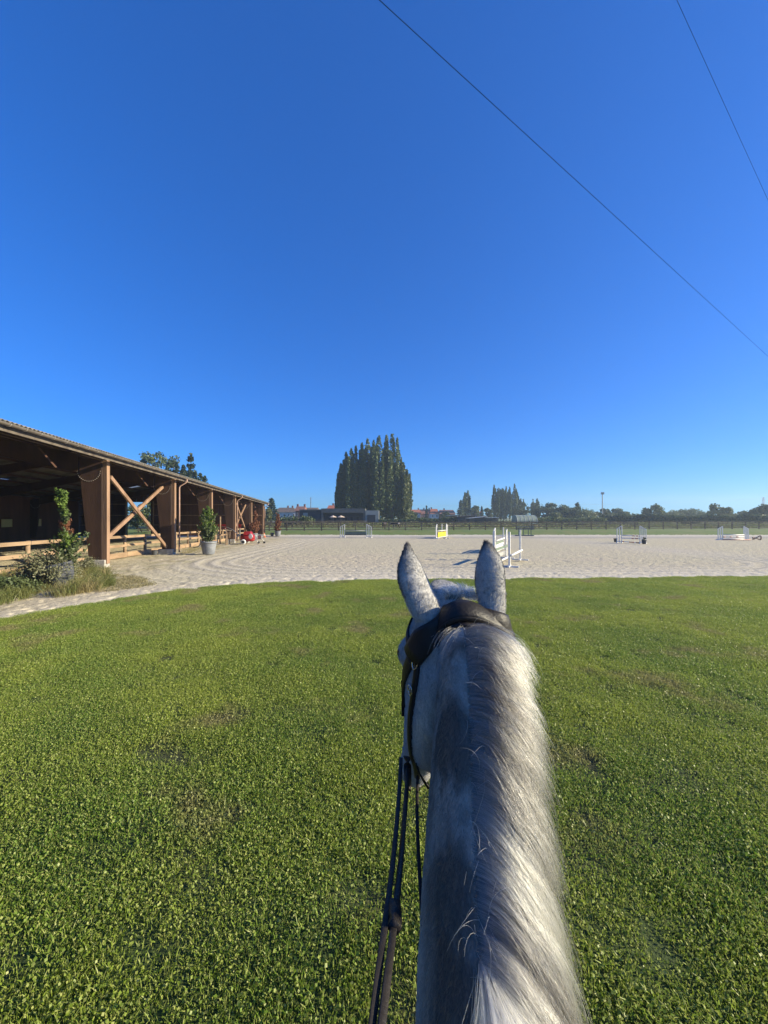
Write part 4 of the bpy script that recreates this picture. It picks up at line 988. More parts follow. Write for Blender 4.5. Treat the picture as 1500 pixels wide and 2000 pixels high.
# traffic cone
M['cone'] = mat('cone_orange', (.75,.24,.12), None, rough=.5)
p = on_ground(516.5,1049.5); t_ = thing('traffic_cone', 'small faded orange traffic cone at the hall corner', 'cone', p)
c = lambda z, rr: [(rr*math.cos(q), rr*math.sin(q), z) for q in np.arange(16)*PI/8]
MB().loft([c(.03,.15), c(.62,.03)]).build('body', M['cone'], t_, True); MB().box((0,0,.02), (.40,.40,.04)).build('base', M['cone'], t_, bevel=.008)
MB().loft([c(.28,.107), c(.42,.079)], False).build('band', M['white'], t_)
# red spreader machine
p = on_ground(484,1062.5); t_ = thing('spreader', 'small red two wheeled spreader with long bent drawbar', 'machine', p, .12)
c = lambda x, rr, z0: [(x, rr*1.25*math.cos(q), z0+rr*max(-.8,min(.8,1.2*math.sin(q)))) for q in np.arange(20)*PI/10]
MB().loft([c(-.66,.22,.62), c(-.60,.34,.60), c(-.2,.43,.62), c(.35,.45,.62), c(.56,.38,.60), c(.62,.2,.6)]).build('drum', M['red'], t_, True)
MB().prism([(-.35,-.55,.9),(.45,-.55,.9),(.30,-.45,1.22),(-.25,-.45,1.22)], (0,.9,0)).build('hopper', M['red'], t_, bevel=.02)
M['tarp'] = mat('grey_lid', (.40,.37,.38), None, rough=.5); MB().loft([[(.42+.20*math.cos(q), -.72, .78+.26*math.sin(q)) for q in np.arange(14)*PI/7], [(.42+.16*math.cos(q), -.78, .78+.22*math.sin(q)) for q in np.arange(14)*PI/7]]).build('lid', M['tarp'], t_)
for s in (-1, 1):
    wh = MB().loft([[(-.25+rr*math.cos(q), s*.80+y, .25+rr*math.sin(q)) for q in np.arange(20)*PI/10] for y, rr in ((-.07,.15),(-.07,.25),(.07,.25),(.07,.15))]).build('wheel', M['white'], t_, True)
    MB().loft([[(-.25+rr*math.cos(q), s*.80+y, .25+rr*math.sin(q)) for q in np.arange(16)*PI/8] for y, rr in ((-.09,.15),(.09,.15))]).build('hub', M['black'], wh)
MB().tube([(-.6,0,.75),(-.95,0,.95),(-1.35,0,1.35),(-1.9,.05,1.62),(-2.5,.1,1.72)], .035, 8).build('drawbar', M['metal'], t_, True)
MB().tube([(-.95,0,.95),(-1.0,0,.3)], .03, 6).build('prop', M['metal'], t_, True)
MB().tube([(.2,-.65,.95),(.5,-.75,.7),(.9,-.7,.5),(.55,-.78,.28)], .03, 6).build('guard_bar', M['red'], t_, True)
# silver frame on castors by the spreader
p = on_ground(508,1061.5); t_ = thing('wheeled_frame', 'pale metal frame on small wheels right of the spreader', 'frame', p)
MB().tube([(-.45,0,.9),(-.35,0,.35),(-.2,-.05,.12)], .03, 6).build('tube_frame', M['white'], t_, True); MB().tube([(-.35,.1,.45),(.2,.1,.42),(.45,.1,.12)], .03, 6).build('tube_frame', M['white'], t_, True)
MB().tube([(.0,.1,.9),(.05,.1,.4)], .03, 6).build('tube_frame', M['metal'], t_, True); MB().box((-.02,.1,.62), (.42,.3,.4)).build('tank', M['metal'], t_, bevel=.04)
for x in (-.15,.42): 
    MB().loft([[(x+rr*math.cos(q), y, .11+rr*math.sin(q)) for q in np.arange(16)*PI/8] for y, rr in ((-.04,.04),(-.04,.11),(.04,.11),(.04,.04))]).build('wheel', M['black'], t_, True)
# curved dark hose by the middle pot
p = on_ground(385,1070); o = MB().tube([p+Vector((-.35,0,.03)), p+Vector((-.2,0,.05)), p+Vector((.05,0,.08)), p+Vector((.25,0,.25)), p+Vector((.32,0,.7))], .035, 6).build('hook_bar', M['black'], None, True); tag(o, 'black hooked bar lying left of the pale planter', 'bar')
p = on_ground(302,1083.5); o = MB().loft([[(p.x+rr*math.cos(q), p.y+rr*math.sin(q), p.z+z) for q in np.arange(16)*PI/8] for z, rr in ((0,.15),(.30,.19),(.30,.17),(.25,.16))]).build('bucket', M['pot']); tag(o, 'dark bucket on the sand near the second post', 'bucket')

# ------------------------------------------------------------------ horses
def egg(C, n_, s_, h, w_, k=.25, m=28, up=.5):
    """egg-shaped ring: C = top (crest) point, n_ up direction in the section, s_ side, h full height, w_ half width"""
    out = []; c = C-n_*h*up
    for i in range(m):
        a = 2*PI*i/m; ca, sa = math.cos(a), math.sin(a)
        out.append(c+n_*(h*(up if ca > 0 else 1-up)*ca)+s_*(w_*sa*(1-k*ca)))
    return out
def remeshed(name, mbs, voxel, smooth_it, mat_, parent=None, fac=.5):
    allm = MB()
    for b in mbs:
        k = len(allm.v); allm.v += b.v; allm.f += [tuple(i+k for i in f) for f in b.f]
    me = bpy.data.meshes.new(name); me.from_pydata(allm.v, [], allm.f)
    bm = bmesh.new(); bm.from_mesh(me); bmesh.ops.recalc_face_normals(bm, faces=bm.faces); bm.to_mesh(me); bm.free()
    o = bpy.data.objects.new(name, me); COL.objects.link(o)
    r_ = o.modifiers.new('r', 'REMESH'); r_.mode = 'VOXEL'; r_.voxel_size = voxel; r_.use_smooth_shade = True
    s1 = o.modifiers.new('s', 'SMOOTH'); s1.iterations = smooth_it; s1.factor = fac
    dg = bpy.context.evaluated_depsgraph_get(); m2 = bpy.data.meshes.new_from_object(o.evaluated_get(dg))
    o.modifiers.clear(); o.data = m2; bpy.data.meshes.remove(me); m2.name = name
    m2.materials.clear(); m2.materials.append(mat_)
    m2.polygons.foreach_set('use_smooth', np.ones(len(m2.polygons), bool))
    if parent: o.parent = parent
    return o
def ring(c, ax, w_, h, side=None, m=20):
    ax = Vector(ax).normalized(); s_ = Vector((0,1,0)) if side is None else Vector(side); s_ = (s_-ax*s_.dot(ax)).normalized(); n_ = s_.cross(ax)
    return [Vector(c)+s_*(w_*math.cos(2*PI*i/m))+n_*(h*math.sin(2*PI*i/m)) for i in range(m)]
def field_horse(loc, rz, sc, mat_, label, mane, head_low=True):
    t_ = thing('horse', label, 'horse', loc, rz); t_.scale = (sc,)*3; X = (1,0,0); b = []
    b.append(MB().loft([ring((-.82,0,1.12),X,.10,.12), ring((-.74,0,1.12),X,.22,.24), ring((-.5,0,1.12),X,.28,.30), ring((0,0,1.08),X,.30,.31), ring((.4,0,1.10),X,.26,.32), ring((.62,0,1.10),X,.20,.27), ring((.74,0,1.08),X,.1,.14)]))
    nk = [((.50,0,1.22),.17,.30),((.78,0,1.25),.12,.21),((1.02,0,1.22),.09,.16),((1.22,0,1.14),.075,.12)] if head_low else [((.48,0,1.22),.17,.30),((.72,0,1.45),.12,.21),((.92,0,1.65),.09,.16),((1.04,0,1.78),.075,.12)]
    ax = (1,0,-.1) if head_low else (.6,0,.8)
    b.append(MB().loft([ring(c, ax, w_, h) for c, w_, h in nk]))
    e = Vector(nk[-1][0]); hd = Vector((.55,0,-.75)).normalized()
    b.append(MB().loft([ring(e-hd*.08,hd,.06,.08), ring(e+hd*.08,hd,.10,.14), ring(e+hd*.25,hd,.085,.12), ring(e+hd*.42,hd,.06,.075), ring(e+hd*.54,hd,.05,.06)]))
    for s in (-1,1): b.append(MB().tube([e-hd*.02+Vector((0,s*.06,0)), e-hd*.22+Vector((0,s*.08,0))], [.035,.01], 6))
    for s in (-1,1):
        st = .10 if s > 0 else -.08
        b.append(MB().tube([(.5,s*.14,1.0),(.5+st*.3,s*.14,.70),(.52+st,s*.14,.46),(.50+st,s*.14,.22),(.50+st,s*.14,.08),(.54+st,s*.14,0)], [.13,.09,.062,.042,.05,.07], 10))
        b.append(MB().tube([(-.56,s*.14,1.05),(-.55-st*.3,s*.15,.75),(-.70-st,s*.14,.52),(-.64-st,s*.14,.25),(-.64-st,s*.14,.09),(-.60-st,s*.14,0)], [.19,.13,.065,.045,.05,.07], 10))
    remeshed('body', b, .028, 3, mat_, t_)
    MB().tube([(-.80,0,1.25),(-.90,0,1.05),(-.92,0,.6),(-.9,0,.45)], [.04,.07,.06,.02], 8).build('tail', mane, t_, True)
    MB().loft([[Vector(c)+Vector((0,.01,h*.9)), Vector(c)+Vector((0,-.05,h*.75)), Vector(c)+Vector((0,-.07,h*.1)), Vector(c)+Vector((0,.02,h*.5))] for c, w_, h in nk]).build('mane', mane, t_)
    return t_
M['bay'] = mat('bay_coat', (.045,.028,.022), (.03,.02,.017), 2, .5); M['blk'] = mat('black_coat', (.018,.017,.018), (.03,.028,.027), 2, .5)
M['pinto'] = mat('pinto_coat', (.025,.022,.022), (.55,.48,.40), 1.3, .6, fac=(.50,.53), detail=1)
field_horse(atd(565.5,69.5), 0.05, .96, M['blk'], 'dark horse standing behind the fence left of the pavilion', M['blk'])
field_horse(atd(751,71), 1.25, .92, M['bay'], 'dark horse facing away behind the fence left of the pinto', M['blk'])
field_horse(atd(774,70.5), 2.95, .86, M['pinto'], 'brown and white pinto horse grazing behind the fence', M['blk'])
# ------------------------------------------------------------------ the ridden grey horse
def crest_st(py, d, pc, pl, pr, h, mane=.028):
    C = P(pc, py, d); de = d+.30*h
    xl = (pl-HX)/F*de; xr = (pr-HX)/F*de-mane
    return [C.x, C.y, C.z, (xl+xr)/2-C.x, (xr-xl)/2, h]
ST = [[.146,.22,1.335,.0,.120,.60],[.148,.42,1.300,.0,.105,.54],
      crest_st(2000,.60,938,815,962,.47), crest_st(1654,.73,930,843,1046,.38), crest_st(1433,.86,925,855,1058,.31),
      crest_st(1290,.99,915,860,1028,.25), crest_st(1180,1.13,902,852,992,.21,.01)]
ST = np.array(ST); UU = np.array([0,.16,.32,.49,.66,.82,1.0]); PF = [np.polyfit(UU, ST[:,k], 4) for k in range(6)]
def neck(u):
    v = [np.polyval(p, u) for p in PF]; dv = [np.polyval(np.polyder(p), u) for p in PF[:3]]
    ax = Vector((dv[0]*.5, dv[1], dv[2])).normalized(); s_ = Vector((1,0,0)); s_ = (s_-ax*s_.dot(ax)).normalized(); n_ = s_.cross(ax)
    if n_.z < 0: n_ = -n_
    return Vector(v[:3]), ax, s_, n_, v[3], v[4], v[5]
def neck_ring(u, m=32):
    C, ax, s_, n_, off, w_, h = neck(u); c = C-n_*h*.5; out = []
    for i in range(m):
        a = 2*PI*i/m; ca, sa = math.cos(a), math.sin(a); lean = off*(1-max(0, ca))*1.0
        rr = w_*sa*(1-.30*ca)
        out.append(c+n_*(h*.5*ca)+s_*(rr+lean))
    return out
B = [MB().loft([neck_ring(u) for u in np.linspace(0, 1, 22)])]
Z = CZ
bx = lambda y: .150+.04*(y-.2)
def bring(y, z, hh, hw): return [Vector((bx(y)+hw*math.cos(a), y, z+hh*math.sin(a))) for a in np.arange(28)*2*PI/28]
B.append(MB().loft([bring(.66,.92,.06,.06), bring(.62,.92,.15,.13), bring(.48,.93,.25,.19), bring(.25,.97,.34,.235), bring(0,.96,.33,.28), bring(-.4,.94,.33,.31), bring(-.8,.98,.31,.30), bring(-1.1,1.02,.29,.28), bring(-1.3,1.02,.21,.21), bring(-1.4,1.03,.07,.07)]))
for s in (-1, 1):
    X0 = lambda y, o: bx(y)+s*o
    B.append(MB().tube([(X0(.4,.10),.40,.98),(X0(.4,.15),.42,.80),(X0(.4,.135),.44,.60),(X0(.4,.13),.45,.42),(X0(.4,.13),.44,.22),(X0(.4,.13),.44,.10),(X0(.4,.13),.48,.04),(X0(.4,.13),.49,0)], [.15,.11,.07,.052,.035,.042,.045,.06], 14))
    B.append(MB().tube([(X0(-1.1,.10),-1.08,1.0),(X0(-1.1,.15),-1.02,.78),(X0(-1.1,.15),-1.14,.60),(X0(-1.1,.14),-1.32,.46),(X0(-1.1,.14),-1.30,.22),(X0(-1.1,.14),-1.28,.10),(X0(-1.1,.14),-1.24,.04),(X0(-1.1,.14),-1.23,0)], [.24,.17,.10,.055,.037,.043,.048,.062], 14))
# head
HA = Vector((-.13,.23,-.96)).normalized(); H0 = Vector((.198,1.215,1.825))
HS = Vector((.975,.20,0)); HS = (HS-HA*HS.dot(HA)).normalized(); HF = HA.cross(HS); HF = HF if HF.y > 0 else -HF
hr = []
for t, w_, h, up_ in ((-.05,.045,.05,0),(0,.080,.085,0),(.07,.108,.115,.01),(.15,.122,.135,.015),(.22,.118,.150,.012),(.31,.106,.165,.0),(.40,.094,.160,-.005),(.47,.078,.125,-.01),(.54,.060,.085,-.01),(.60,.056,.070,-.01),(.65,.058,.062,-.012),(.69,.045,.048,-.015),(.71,.02,.02,-.02)):
    c = H0+HA*t-HF*(h-.085-up_); hr.append([c+HS*(w_*math.sin(2*PI*i/28)*(1-.12*abs(math.cos(2*PI*i/28))**1))+HF*(h*math.cos(2*PI*i/28)) for i in range(28)])
B.append(MB().loft(hr))
for s in (-1,1):        # bony orbit and cheek bone
    c = H0+HA*.165+HS*(s*.100)-HF*.005; B.append(MB().loft([[c+HA*(.05*math.cos(q))*k2+HF*(.038*math.sin(q))*k2+HS*(s*x) for q in np.arange(12)*PI/6] for x, k2 in ((-.02,1.2),(.012,1.0),(.028,.6),(.032,.2))]))
# ears: cupped shells
rim = []
def ear(pts, d0, d1, yaw):
    rows = []; k = len(pts); out = MB(); rings = []
    for i, (px, py, r) in enumerate(pts):
        f = i/(k-1); d = d0+(d1-d0)*f; c = P(px, py, d); rr = r/F*d; span = math.radians(108-14*f)
        R = Matrix.Rotation(yaw, 3, 'Z'); ring_ = []
        phis = np.linspace(-span, span, 17); th = .0095-.003*f
        for ph in phis: ring_.append(c+R@Vector((rr*math.sin(ph), -rr*.80*math.cos(ph)+rr*.25, 0)))
        for ph in phis[::-1]: ring_.append(c+R@Vector((max(rr-th,.002)*math.sin(ph), -max(rr-th,.002)*.80*math.cos(ph)+rr*.25+.003, 0)))
        for j in (0, 16): rim.append(tuple(ring_[j]))
        for j in (1, 15): rim.append(tuple(ring_[j]))
        if i >= k-2: rim.extend([tuple(p) for p in ring_[:17:2]])
        rings.append(ring_)
    out.loft(rings); return out
def dense(pts, n=16):
    a = np.array(pts, float); t = np.linspace(0, 1, len(a)); q = np.linspace(0, 1, n); return [tuple(np.interp(q, t, a[:,j])[i] for j in range(3)) for i in range(n)]
earL = [(838,1208,30),(833,1188,34),(825,1167,36),(813,1145,34),(805,1122,30),(801,1100,24),(797,1078,13),(795,1060,5.5),(795,1055,2)]
earR = [(962,1208,24),(961,1188,27),(959,1165,28.5),(957,1140,29.5),(957,1112,28.5),(956,1088,22),(953,1070,13.5),(950,1058,8),(949,1053,4)]
B.append(ear(dense(earL), 1.15, 1.20, math.radians(24))); B.append(ear(dense(earR), 1.15, 1.20, math.radians(-14)))
for px, py, r in ((836,1200,.042),(960,1200,.040)):
    c = P(px, py, 1.165); B.append(MB().loft([[c+Vector((r*k2*math.cos(q), r*k2*math.sin(q), z)) for q in np.arange(14)*PI/7] for z, k2 in ((-.06,.9),(-.02,1.0),(.02,.85),(.05,.6))]))

def attr_hair_mat(name, rough, hair=True):
    m = bpy.data.materials.new(name); n, l = nt(m); out = n.new('ShaderNodeOutputMaterial'); at = n.new('ShaderNodeAttribute'); at.attribute_name = 'tone'
    if hair:
        p = n.new('ShaderNodeBsdfHairPrincipled'); p.model = 'CHIANG'; p.parametrization = 'COLOR'
        l.new(at.outputs['Color'], p.inputs['Color']); p.inputs['Roughness'].default_value = rough; p.inputs['Radial Roughness'].default_value = .45
    else:
        p = n.new('ShaderNodeBsdfPrincipled'); l.new(at.outputs['Color'], p.inputs['Base Color']); p.inputs['Roughness'].default_value = rough; p.inputs['Specular IOR Level'].default_value = .3
    l.new(p.outputs[0], out.inputs['Surface']); return m
def coat_mat():
    m = bpy.data.materials.new('grey_coat'); n, l = nt(m); out = n.new('ShaderNodeOutputMaterial'); p = n.new('ShaderNodeBsdfPrincipled')
    at = n.new('ShaderNodeAttribute'); at.attribute_name = 'tone'; tc = n.new('ShaderNodeTexCoord')
    mp = n.new('ShaderNodeMapping'); mp.inputs['Rotation'].default_value = (math.radians(-45),0,0); mp.inputs['Scale'].default_value = (1,.22,1); l.new(tc.outputs['Object'], mp.inputs['Vector'])
    no = n.new('ShaderNodeTexNoise'); no.inputs['Scale'].default_value = 260; no.inputs['Detail'].default_value = 3; l.new(mp.outputs[0], no.inputs['Vector'])
    mr = n.new('ShaderNodeMapRange'); mr.inputs['From Min'].default_value = .3; mr.inputs['From Max'].default_value = .7; mr.inputs['To Min'].default_value = .8; mr.inputs['To Max'].default_value = 1.2
    l.new(no.outputs['Fac'], mr.inputs['Value']); mu = n.new('ShaderNodeVectorMath'); mu.operation = 'SCALE'; l.new(at.outputs['Color'], mu.inputs[0]); l.new(mr.outputs[0], mu.inputs['Scale'])
    l.new(mu.outputs[0], p.inputs['Base Color']); p.inputs['Roughness'].default_value = .6; p.inputs['Specular IOR Level'].default_value = .25
    p.inputs['Sheen Weight'].default_value = .15; p.inputs['Sheen Roughness'].default_value = .4
    bp = n.new('ShaderNodeBump'); bp.inputs['Strength'].default_value = .35; bp.inputs['Distance'].default_value = .002; l.new(no.outputs['Fac'], bp.inputs['Height']); l.new(bp.outputs[0], p.inputs['Normal'])
    l.new(p.outputs[0], out.inputs['Surface']); return m
M['coat'] = coat_mat()
horse = thing('horse', 'dapple grey ridden horse seen from the saddle with pale mane and pricked ears', 'horse', (0,0,0))
body = remeshed('body', B, .0062, 6, M['coat'], horse, .5)
# soft muscle relief
me = body.data; nv = len(me.vertices); co = np.empty(nv*3, np.float32); me.vertices.foreach_get('co', co); co = co.reshape(-1,3).astype(float)
no_ = np.empty(nv*3, np.float32); me.vertices.foreach_get('normal', no_); no_ = no_.reshape(-1,3)
earm = (co[:,2] > 1.88) & (co[:,1] > 1.05)
am = .006*(vnoise(co[:,1]*9+co[:,0]*5, co[:,2]*9, 5)-.5)+.003*(vnoise(co[:,1]*24+co[:,0]*15, co[:,2]*24, 6)-.5)
co2 = co+no_*(am*(~earm))[:,None]; me.vertices.foreach_set('co', co2.astype(np.float32).ravel()); me.update(); co = co2
cy_ = np.array([np.polyval(PF[1], u) for u in np.linspace(0,1,60)]); cz_ = np.array([np.polyval(PF[2], u) for u in np.linspace(0,1,60)]); cx_ = np.array([np.polyval(PF[0], u) for u in np.linspace(0,1,60)])
RIM = np.array(rim)
def tone(p):
    """coat pigment at points p: dark slate crest and neck, pale face, flea-bitten spots, dark ear rims"""
    x, y, z = p[:,0], p[:,1], p[:,2]; xc = np.interp(y, cy_, cx_); zc = np.interp(y, cy_, cz_)
    dep = zc-z; side = x-xc; n1 = vnoise(y*10+x*6, z*10+3, 11)
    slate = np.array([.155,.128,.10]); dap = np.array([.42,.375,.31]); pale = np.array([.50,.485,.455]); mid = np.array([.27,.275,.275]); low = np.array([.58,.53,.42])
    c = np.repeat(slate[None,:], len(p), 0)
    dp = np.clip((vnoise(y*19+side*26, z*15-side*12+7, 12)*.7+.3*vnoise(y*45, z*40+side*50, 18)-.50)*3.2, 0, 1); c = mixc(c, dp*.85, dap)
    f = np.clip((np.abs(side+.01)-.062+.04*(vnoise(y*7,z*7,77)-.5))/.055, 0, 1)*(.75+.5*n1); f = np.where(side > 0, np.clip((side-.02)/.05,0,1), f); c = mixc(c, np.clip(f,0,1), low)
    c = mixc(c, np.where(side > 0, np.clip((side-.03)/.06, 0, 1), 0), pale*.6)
    hd = np.clip((y+.35*(z-1.7)-1.045+.05*(n1-.5)+.12*np.clip(side,0,1))/.055, 0, 1); hd = np.maximum(hd, np.clip((y-1.09-.25*(1.6-z))/.05, 0, 1)*(z < 1.7)); 
    c = mixc(c, hd, pale*.86)
    c = mixc(c, np.clip((.3-y)/.2, 0, 1)*.6, mid)
    sp = (vnoise(x*170, z*170+y*120, 14) > .80)*.35+(vnoise(x*80, z*80+y*90, 15) > .84)*.35; c = c*(1-.8*(sp*hd))[:,None]
    ea = (z > 1.855) & (y > 1.09); er = np.clip((z-1.86)/.03, 0, 1)*ea
    c = mixc(c, er*.65*np.clip(vnoise(x*30, z*22, 16)*1.7-.25, 0, 1), mid*.72)
    if ea.any():
        q = p[ea]; dm = np.full(len(q), 9.0)
        for k in range(0, len(RIM), 8): dm = np.minimum(dm, np.sqrt(((q[:,None,:]-RIM[None,k:k+8,:])**2).sum(2)).min(1))
        tipf = np.clip((q[:,2]-1.975)/.05, 0, 1); c[ea] = mixc(c[ea], np.clip(1.3-dm/(.012+.020*tipf), 0, 1)*.92, np.array([.035,.033,.035]))
    leg = np.clip((.5-z)/.3, 0, 1); c = mixc(c, leg, slate)
    return c
def set_tone(me, c, dom='POINT'):
    a = me.attributes.new('tone', 'FLOAT_COLOR', dom); a.data.foreach_set('color', np.concatenate([c, np.ones((len(c),1))], 1).astype(np.float32).ravel())
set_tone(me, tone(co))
me.calc_loop_triangles(); tri = np.empty(len(me.loop_triangles)*3, np.int32); me.loop_triangles.foreach_get('vertices', tri); tri = tri.reshape(-1,3)
BV = BVHTree.FromPolygons([tuple(v) for v in co], [tuple(t) for t in tri.tolist()])
CAM = Vector((0,0,CZ))
def hit(px, py, dflt=1.2):
    d = (P(px, py, 1.0)-CAM).normalized(); loc, nr_, idx, dist = BV.ray_cast(CAM, d)
    if loc is None or loc.y > 2: return P(px, py, dflt), -d
    return loc, nr_

# hair as curves
def hair_obj(name, pts, rad, col, mt, parent):
    """pts (n,k,3), rad (n,k), col (n,k,3)"""
    n, k, _ = pts.shape; hc = bpy.data.hair_curves.new(name); hc.add_curves([k]*n)
    hc.position_data.foreach_set('vector', pts.astype(np.float32).ravel())
    ra = hc.attributes.get('radius') or hc.attributes.new('radius', 'FLOAT', 'POINT'); ra.data.foreach_set('value', rad.astype(np.float32).ravel())
    a = hc.attributes.new('tone', 'FLOAT_COLOR', 'POINT'); a.data.foreach_set('color', np.concatenate([col.reshape(-1,3), np.ones((n*k,1))], 1).astype(np.float32).ravel())
    hc.materials.append(mt); return link(name, hc, parent)
M['hair'] = attr_hair_mat('mane_hair', .42); M['fur'] = attr_hair_mat('coat_hair', .6, False)
def strand(p, d0, L, K, side_pull, offs, r, curl=.0, gup=.0, sweep=Vector((0,0,-1))):
    """grow one strand that starts along d0, sags along sweep and stays outside the neck"""
    out = [p.copy()]; d = d0.normalized(); st = L/(K-1); wob = Vector((r.normal(), r.normal(), r.normal()))*curl
    for i in range(1, K):
        f = i/(K-1); d = (d*(1-side_pull)+sweep*side_pull*(.6+f)+wob*(.5 if i % 2 else -.2)*f).normalized()
        p = p+d*st; loc, nn, idx, dist = BV.find_nearest(p, .2)
        if loc is not None:
            s = (p-loc).dot(nn)
            if s < offs: 
                p = p+nn*(offs-s)
        out.append(p.copy()); d = (out[-1]-out[-2]).normalized()
    return out
r = np.random.default_rng(5); K = 13; NM = 15000; PT, CLR = [], []
root_c = np.array([.13,.125,.12]); darkc = np.array([.06,.055,.05]); palec = np.array([.45,.43,.35]); midc = np.array([.24,.23,.20])
for i in range(NM):
    u = r.uniform(.05, .905); clump = math.floor(u*95+r.normal()*.35); cr = np.random.default_rng(int(clump)+77)
    cl = cr.random(); cang = cr.normal(); clen = cr.uniform(.9, 1.08)
    u2 = u+((clump+.5)/95-u)*.35
    C, ax, s_, n_, off, w_, h = neck(u2)
    lat = r.uniform(-.010, .030)-.004; p = C+s_*lat+ax*r.normal()*.002; loc, nn, idx, dist = BV.find_nearest(p, .2)
    p = loc-nn*.002
    lo = max(0, min(1, (u-.30)/.5)); L = (.19+.13*(1-lo))*(1 if u > .36 else .72)*clen*r.uniform(.6, 1.05)*(1 if u < .9 else 1)
    d0 = s_*(1.0)+n_*(.40+.06*cang)+ax*(.0-.38*(1-lo)+.05*cang)
    PT.append(strand(p, d0, L, K, (.115+.03*r.random()+.07*(1-lo)), .002+.013*r.random()*min(1, 1.2-lo*.4), r, .035))
    t = np.linspace(0, 1, K)[:,None]; k = vnoise(np.array([u*210.0]), np.array([lat*40]), 19)[0]*.7+vnoise(np.array([u*40.0]), np.array([lat*40]), 20)[0]*.3; q = r.random()
    tip = palec*(.75+.4*q) if (k > .54 or q > .96) else (midc if k > .40 or q > .92 else darkc)
    tip = tip*(1-.50*max(0, min(1, (u-.42)/.25)))
    root = root_c*(.7+.8*q) if q < .8 else midc
    c = root[None,:]*(1-np.clip(t*2.4,0,1))+tip[None,:]*np.clip(t*2.4,0,1); CLR.append(c)
# lock falling straight down the withers
for i in range(2200):
    u = r.uniform(.30, .375); C, ax, s_, n_, off, w_, h = neck(u); lat = r.normal()*.005; loc, nn, idx, dist = BV.find_nearest(C+s_*(lat+.006), .2)
    f = r.normal()
    PT.append(strand(loc-nn*.002, -ax*1.0+n_*.35+s_*(.10+.20*f), r.uniform(.18,.26), K, .05, .004+.014*r.random(), r, .04, sweep=(-ax*.8+s_*(.10+.16*f)-n_*.2).normalized()))
    q = r.random(); c = np.clip(np.linspace(0,1,K)[:,None]*4, 0, 1); CLR.append(midc[None,:]*(1-c)+(palec*(1.15+.3*q) if q > .15 else midc)[None,:]*c)
PT = np.array([[tuple(v) for v in s] for s in PT]); CLR = np.array(CLR)
rad = (np.linspace(1, .30, K)[None,:]*r.uniform(.00028, .00062, len(PT))[:,None])
tag(hair_obj('mane', PT, rad, CLR, M['hair'], horse))
# stray curly hairs
PT, CLR = [], []
for i in range(70):
    u = r.uniform(.25, .93); C, ax, s_, n_, off, w_, h = neck(u); loc, nn, idx, dist = BV.find_nearest(C+s_*r.uniform(-.012,.05), .2)
    PT.append(strand(loc, n_*.8+s_*(.2+r.normal()*.4)+ax*r.normal()*1.1, r.uniform(.03,.10), K, .12, .004, r, .30, sweep=Vector((r.normal()*.4, r.normal()*.3, -1)).normalized())); CLR.append(np.repeat((palec*1.15)[None,:], K, 0))
for (px, py) in ((903,1690),(922,1775),(915,1835),(928,1800),(926,1860),(925,1232),(860,1215),(930,1440)):
    for q in range(int(r.integers(1,6))):
        loc, nn = hit(px+r.normal()*8+12, py+r.normal()*10+10, .7); C, ax, s_, n_, off, w_, h = neck(.4)
        PT.append(strand(loc, n_*.4-s_*(.05+.35*r.normal())+ax*r.normal()*1.5, r.uniform(.025,.085), K, .06+.08*r.random(), .005, r, .25, sweep=Vector((-.1+.4*r.normal(),-.3,-.9)).normalized())); CLR.append(np.repeat((palec*1.2)[None,:], K, 0))
for i in range(46):     # wisps beyond the right silhouette
    u = r.uniform(.35, .97); C, ax, s_, n_, off, w_, h = neck(u); loc, nn, idx, dist = BV.find_nearest(C+s_*(w_+.02)-n_*.08, .4)
    PT.append(strand(loc, nn*.9+Vector((0,0,-.6))+s_*.4, r.uniform(.06,.14), K, .16, .012, r, .12)); CLR.append(np.repeat((palec)[None,:], K, 0))
PT = np.array([[tuple(v) for v in s] for s in PT]); CLR = np.array(CLR)
hair_obj('stray_hairs', PT, np.linspace(1,.4,K)[None,:]*np.full((len(PT),1), .00045), CLR, M['hair'], horse)
# forelock tuft standing between the ears and a little hair behind the strap
PT, CLR = [], []
for i in range(1100):
    px = r.uniform(870, 936); loc, nn = hit(px, 1168+r.normal()*3, 1.17)
    if loc.y > 1.35: continue
    f = (px-905)/45
    PT.append(strand(loc-nn*.003, Vector((.30*r.normal()+.3*f, .15, .8-.15*abs(f))), r.uniform(.025,.055), K, .14, .004+.008*r.random(), r, .14, sweep=Vector((-.15+.6*r.normal()+.4*f, .5, -.3)).normalized()))
    q = r.random(); CLR.append(np.repeat((palec*(.6+.5*q) if q > .65 else midc*(.3+q))[None,:], K, 0))
for i in range(60):
    px = r.uniform(868, 945); loc, nn = hit(px, 1222+r.normal()*4+abs(px-905)*.22, 1.1)
    sd_ = -1 if px < 908 else 1
    PT.append(strand(loc-nn*.002, Vector((sd_*.35, -.5, -.1+.2*r.normal())), r.uniform(.05,.12), K, .14, .004+.006*r.random(), r, .08, sweep=Vector((sd_*.3,-.35,-.85)).normalized()))
    q = r.random(); CLR.append(np.repeat((palec*(.8+.4*q) if q > .5 else midc)[None,:], K, 0))
PT = np.array([[tuple(v) for v in s] for s in PT]); CLR = np.array(CLR)
hair_obj('forelock', PT, np.linspace(1,.35,K)[None,:]*np.full((len(PT),1), .00042), CLR, M['hair'], horse)
